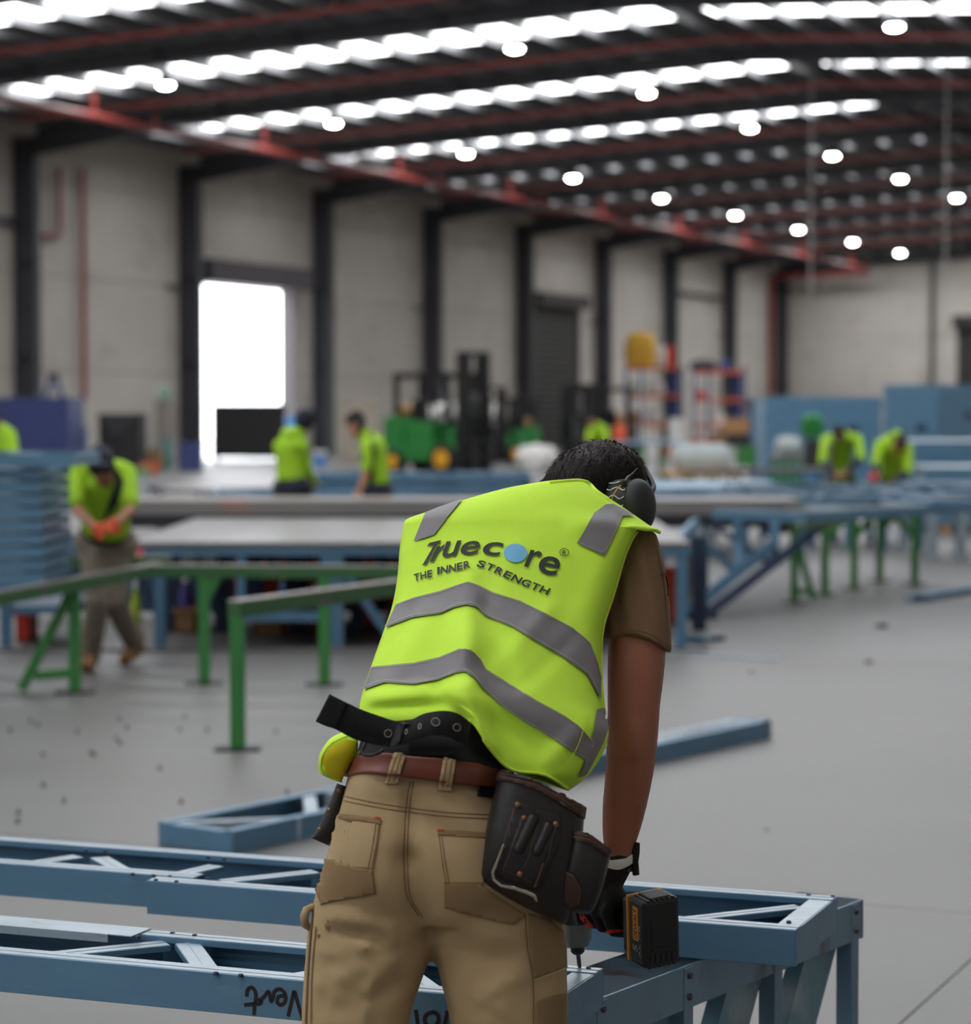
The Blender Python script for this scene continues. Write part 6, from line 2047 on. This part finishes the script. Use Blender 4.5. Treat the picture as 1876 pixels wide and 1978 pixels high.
# walking man bent behind the stack
Y = 15.4
figure('bent man in a dark cap walking behind the stack of blue frames',
       dict(head=(194, 893, 15.25), face=(190, 912, 14.9), neck=(203, 905, 15.5), chest=(205, 940, 15.6), pelvis=(205, 1050, 15.85), sh_l=(143, 905, 15.55), sh_r=(244, 915, 15.6), el_l=(150, 985, 15.4), el_r=(252, 985, 15.4), ha_l=(186, 1022, 15.2), ha_r=(222, 1012, 15.2), hip_l=(182, 1062, 15.8), hip_r=(225, 1062, 15.85), kn_l=(188, 1165, 15.6), kn_r=(222, 1165, 15.7), ank_l=(174, 1272, 15.65), ank_r=(262, 1250, 16.0), toe_l=(168, 1287, 15.45), toe_r=(242, 1274, 15.85)),
       legs='camo', cap='cap', gloves='orange', vox=.013,
       panel=[('side_panel', [(196 + 8, 880), (222, 900), (240, 930), (232, 965), (208, 1000), (198, 1008), (212, 965), (222, 932), (212, 905)], 'navy_cloth')])
# hooded man with a beanie, seen from behind
Y = 23.0
figure('man in a lime hooded jumper and dark beanie standing with his back turned',
       dict(head=(588, 815, 22.95), face=(606, 826, 23.1), neck=(572, 842, 23.0), chest=(560, 868, 23.0), pelvis=(564, 945, 23.0), sh_l=(541, 862, 23.05), sh_r=(582, 860, 22.9), el_l=(552, 905, 23.2), el_r=(590, 905, 23.0), ha_l=(590, 930, 23.3), ha_r=(606, 932, 23.25), hip_l=(547, 955, 23.0), hip_r=(583, 955, 23.0), kn_l=(546, 1040, 23.0), kn_r=(585, 1040, 23.0), ank_l=(545, 1118, 23.0), ank_r=(586, 1118, 23.0), toe_l=(553, 1128, 23.2), toe_r=(596, 1128, 23.2)),
       cap='beanie', sleeve='long', hood=True, vox=.014)
figure('man in a lime and navy polo shirt looking down beside the hooded man',
       dict(head=(688, 820, 22.5), face=(672, 836, 22.45), neck=(706, 840, 22.5), chest=(722, 868, 22.5), pelvis=(730, 955, 22.5), sh_l=(712, 862, 22.3), sh_r=(730, 860, 22.7), el_l=(708, 912, 22.25), el_r=(722, 915, 22.8), ha_l=(694, 950, 22.2), ha_r=(695, 950, 22.75), hip_l=(724, 965, 22.4), hip_r=(738, 965, 22.6), kn_l=(722, 1050, 22.35), kn_r=(738, 1050, 22.6), ank_l=(724, 1128, 22.4), ank_r=(742, 1128, 22.65), toe_l=(708, 1138, 22.35), toe_r=(726, 1138, 22.6)),
       muffs='muff', vox=.014,
       panel=[('side_panel', [(716, 900), (722, 905), (724, 975), (700, 975), (712, 930)], 'navy_cloth'), ('shoulder_stripe', [(712, 826), (720, 838), (724, 870), (722, 905), (717, 905), (718, 870)], 'navy_cloth'), ('sleeve_panel', [(694, 868), (700, 866), (704, 890), (692, 892)], 'navy_cloth')])
# two bent men at the right
figure('bent man in a striped lime shirt, left of the pair at the right',
       dict(head=(1621, 838, 31.2), face=(1625, 856, 30.9), neck=(1623, 832, 31.5), chest=(1625, 850, 31.7), pelvis=(1625, 928, 32.1), sh_l=(1596, 850, 31.6), sh_r=(1656, 848, 31.6), el_l=(1590, 890, 31.4), el_r=(1664, 884, 31.4), ha_l=(1614, 916, 31.0), ha_r=(1636, 912, 31.0), hip_l=(1610, 935, 32.1), hip_r=(1640, 935, 32.1), kn_l=(1606, 985, 32.0), kn_r=(1646, 985, 32.0), ank_l=(1604, 1022, 32.1), ank_r=(1648, 1022, 32.1), toe_l=(1603, 1031, 31.9), toe_r=(1649, 1031, 31.9)),
       legs='olive_cloth', sleeve='long', long_sleeve='navy_cloth', vox=.016,
       panel=[('vest_stripe', [(1598, 855), (1608, 852), (1612, 895), (1602, 898)], 'hi_vis_tape'), ('vest_stripe', [(1640, 850), (1650, 848), (1646, 895), (1636, 897)], 'olive_cloth')])
figure('bent man with an orange tool, right of the pair working at the right',
       dict(head=(1740, 856, 31.0), face=(1736, 872, 30.7), neck=(1733, 840, 31.3), chest=(1726, 858, 31.5), pelvis=(1722, 932, 32.0), sh_l=(1700, 858, 31.5), sh_r=(1754, 868, 31.3), el_l=(1692, 898, 31.3), el_r=(1755, 910, 31.1), ha_l=(1690, 918, 31.0), ha_r=(1722, 938, 30.8), hip_l=(1710, 938, 32.0), hip_r=(1738, 938, 32.0), kn_l=(1706, 985, 31.9), kn_r=(1746, 985, 31.9), ank_l=(1704, 1022, 32.0), ank_r=(1748, 1022, 32.0), toe_l=(1702, 1031, 31.8), toe_r=(1746, 1031, 31.8)),
       legs='camo', sleeve='long', long_sleeve='navy_cloth', vox=.016, gloves='glove_red',
       panel=[('yellow_scarf', [(1724, 866), (1736, 868), (1734, 884), (1724, 880)], 'fork_yellow')])
td = thing('impact_driver', 'red orange impact driver in the right bent worker hand', 'drill', at(1688, 932, 30.85))
c = at(1688, 922, 30.85)
MB().ellipsoid(c, .06, .12, .06, 14, 10).build('motor_housing', 'red', td, world=True, smooth=180)
MB().box(c.x - .03, c.x + .03, 30.82, 30.9, c.z - .2, c.z - .02).build('handle', 'orange', td, world=True, bevel=.01)
MB().tube([c + V((0, -.1, 0)), c + V((0, -.2, -.03))], .015, 8).build('chuck', 'black', td, world=True)
# man at the left edge, only his shoulder shows
figure('man at the left edge, only a lime shoulder showing above the stack',
       dict(head=(-18, 812, 21.9), face=(-30, 826, 21.6), neck=(-8, 826, 22.0), chest=(-2, 850, 22.0), pelvis=(0, 945, 22.0), sh_l=(-40, 850, 22.0), sh_r=(18, 842, 22.0), el_l=(-55, 895, 21.9), el_r=(26, 885, 21.9), ha_l=(-45, 930, 21.6), ha_r=(20, 930, 21.6), hip_l=(-18, 955, 22.0), hip_r=(18, 955, 22.0), kn_l=(-20, 1045, 22.0), kn_r=(20, 1045, 22.0), ank_l=(-22, 1130, 22.0), ank_r=(22, 1130, 22.0), toe_l=(-24, 1144, 21.8), toe_r=(24, 1144, 21.8)),
       vox=.018)
figure('far worker in lime bending behind the dark haired head',
       dict(head=(1142, 812, 47), face=(1138, 822, 46.7), neck=(1148, 822, 47.1), chest=(1154, 830, 47.2), pelvis=(1160, 868, 47.5), sh_l=(1140, 832, 47.1), sh_r=(1168, 830, 47.2), el_l=(1136, 852, 46.9), el_r=(1172, 852, 47.0), ha_l=(1140, 866, 46.7), ha_r=(1160, 866, 46.7), hip_l=(1152, 872, 47.5), hip_r=(1168, 872, 47.5), kn_l=(1150, 912, 47.4), kn_r=(1170, 912, 47.4), ank_l=(1150, 948, 47.5), ank_r=(1170, 948, 47.5), toe_l=(1146, 955, 47.3), toe_r=(1166, 955, 47.3)),
       vox=.02)
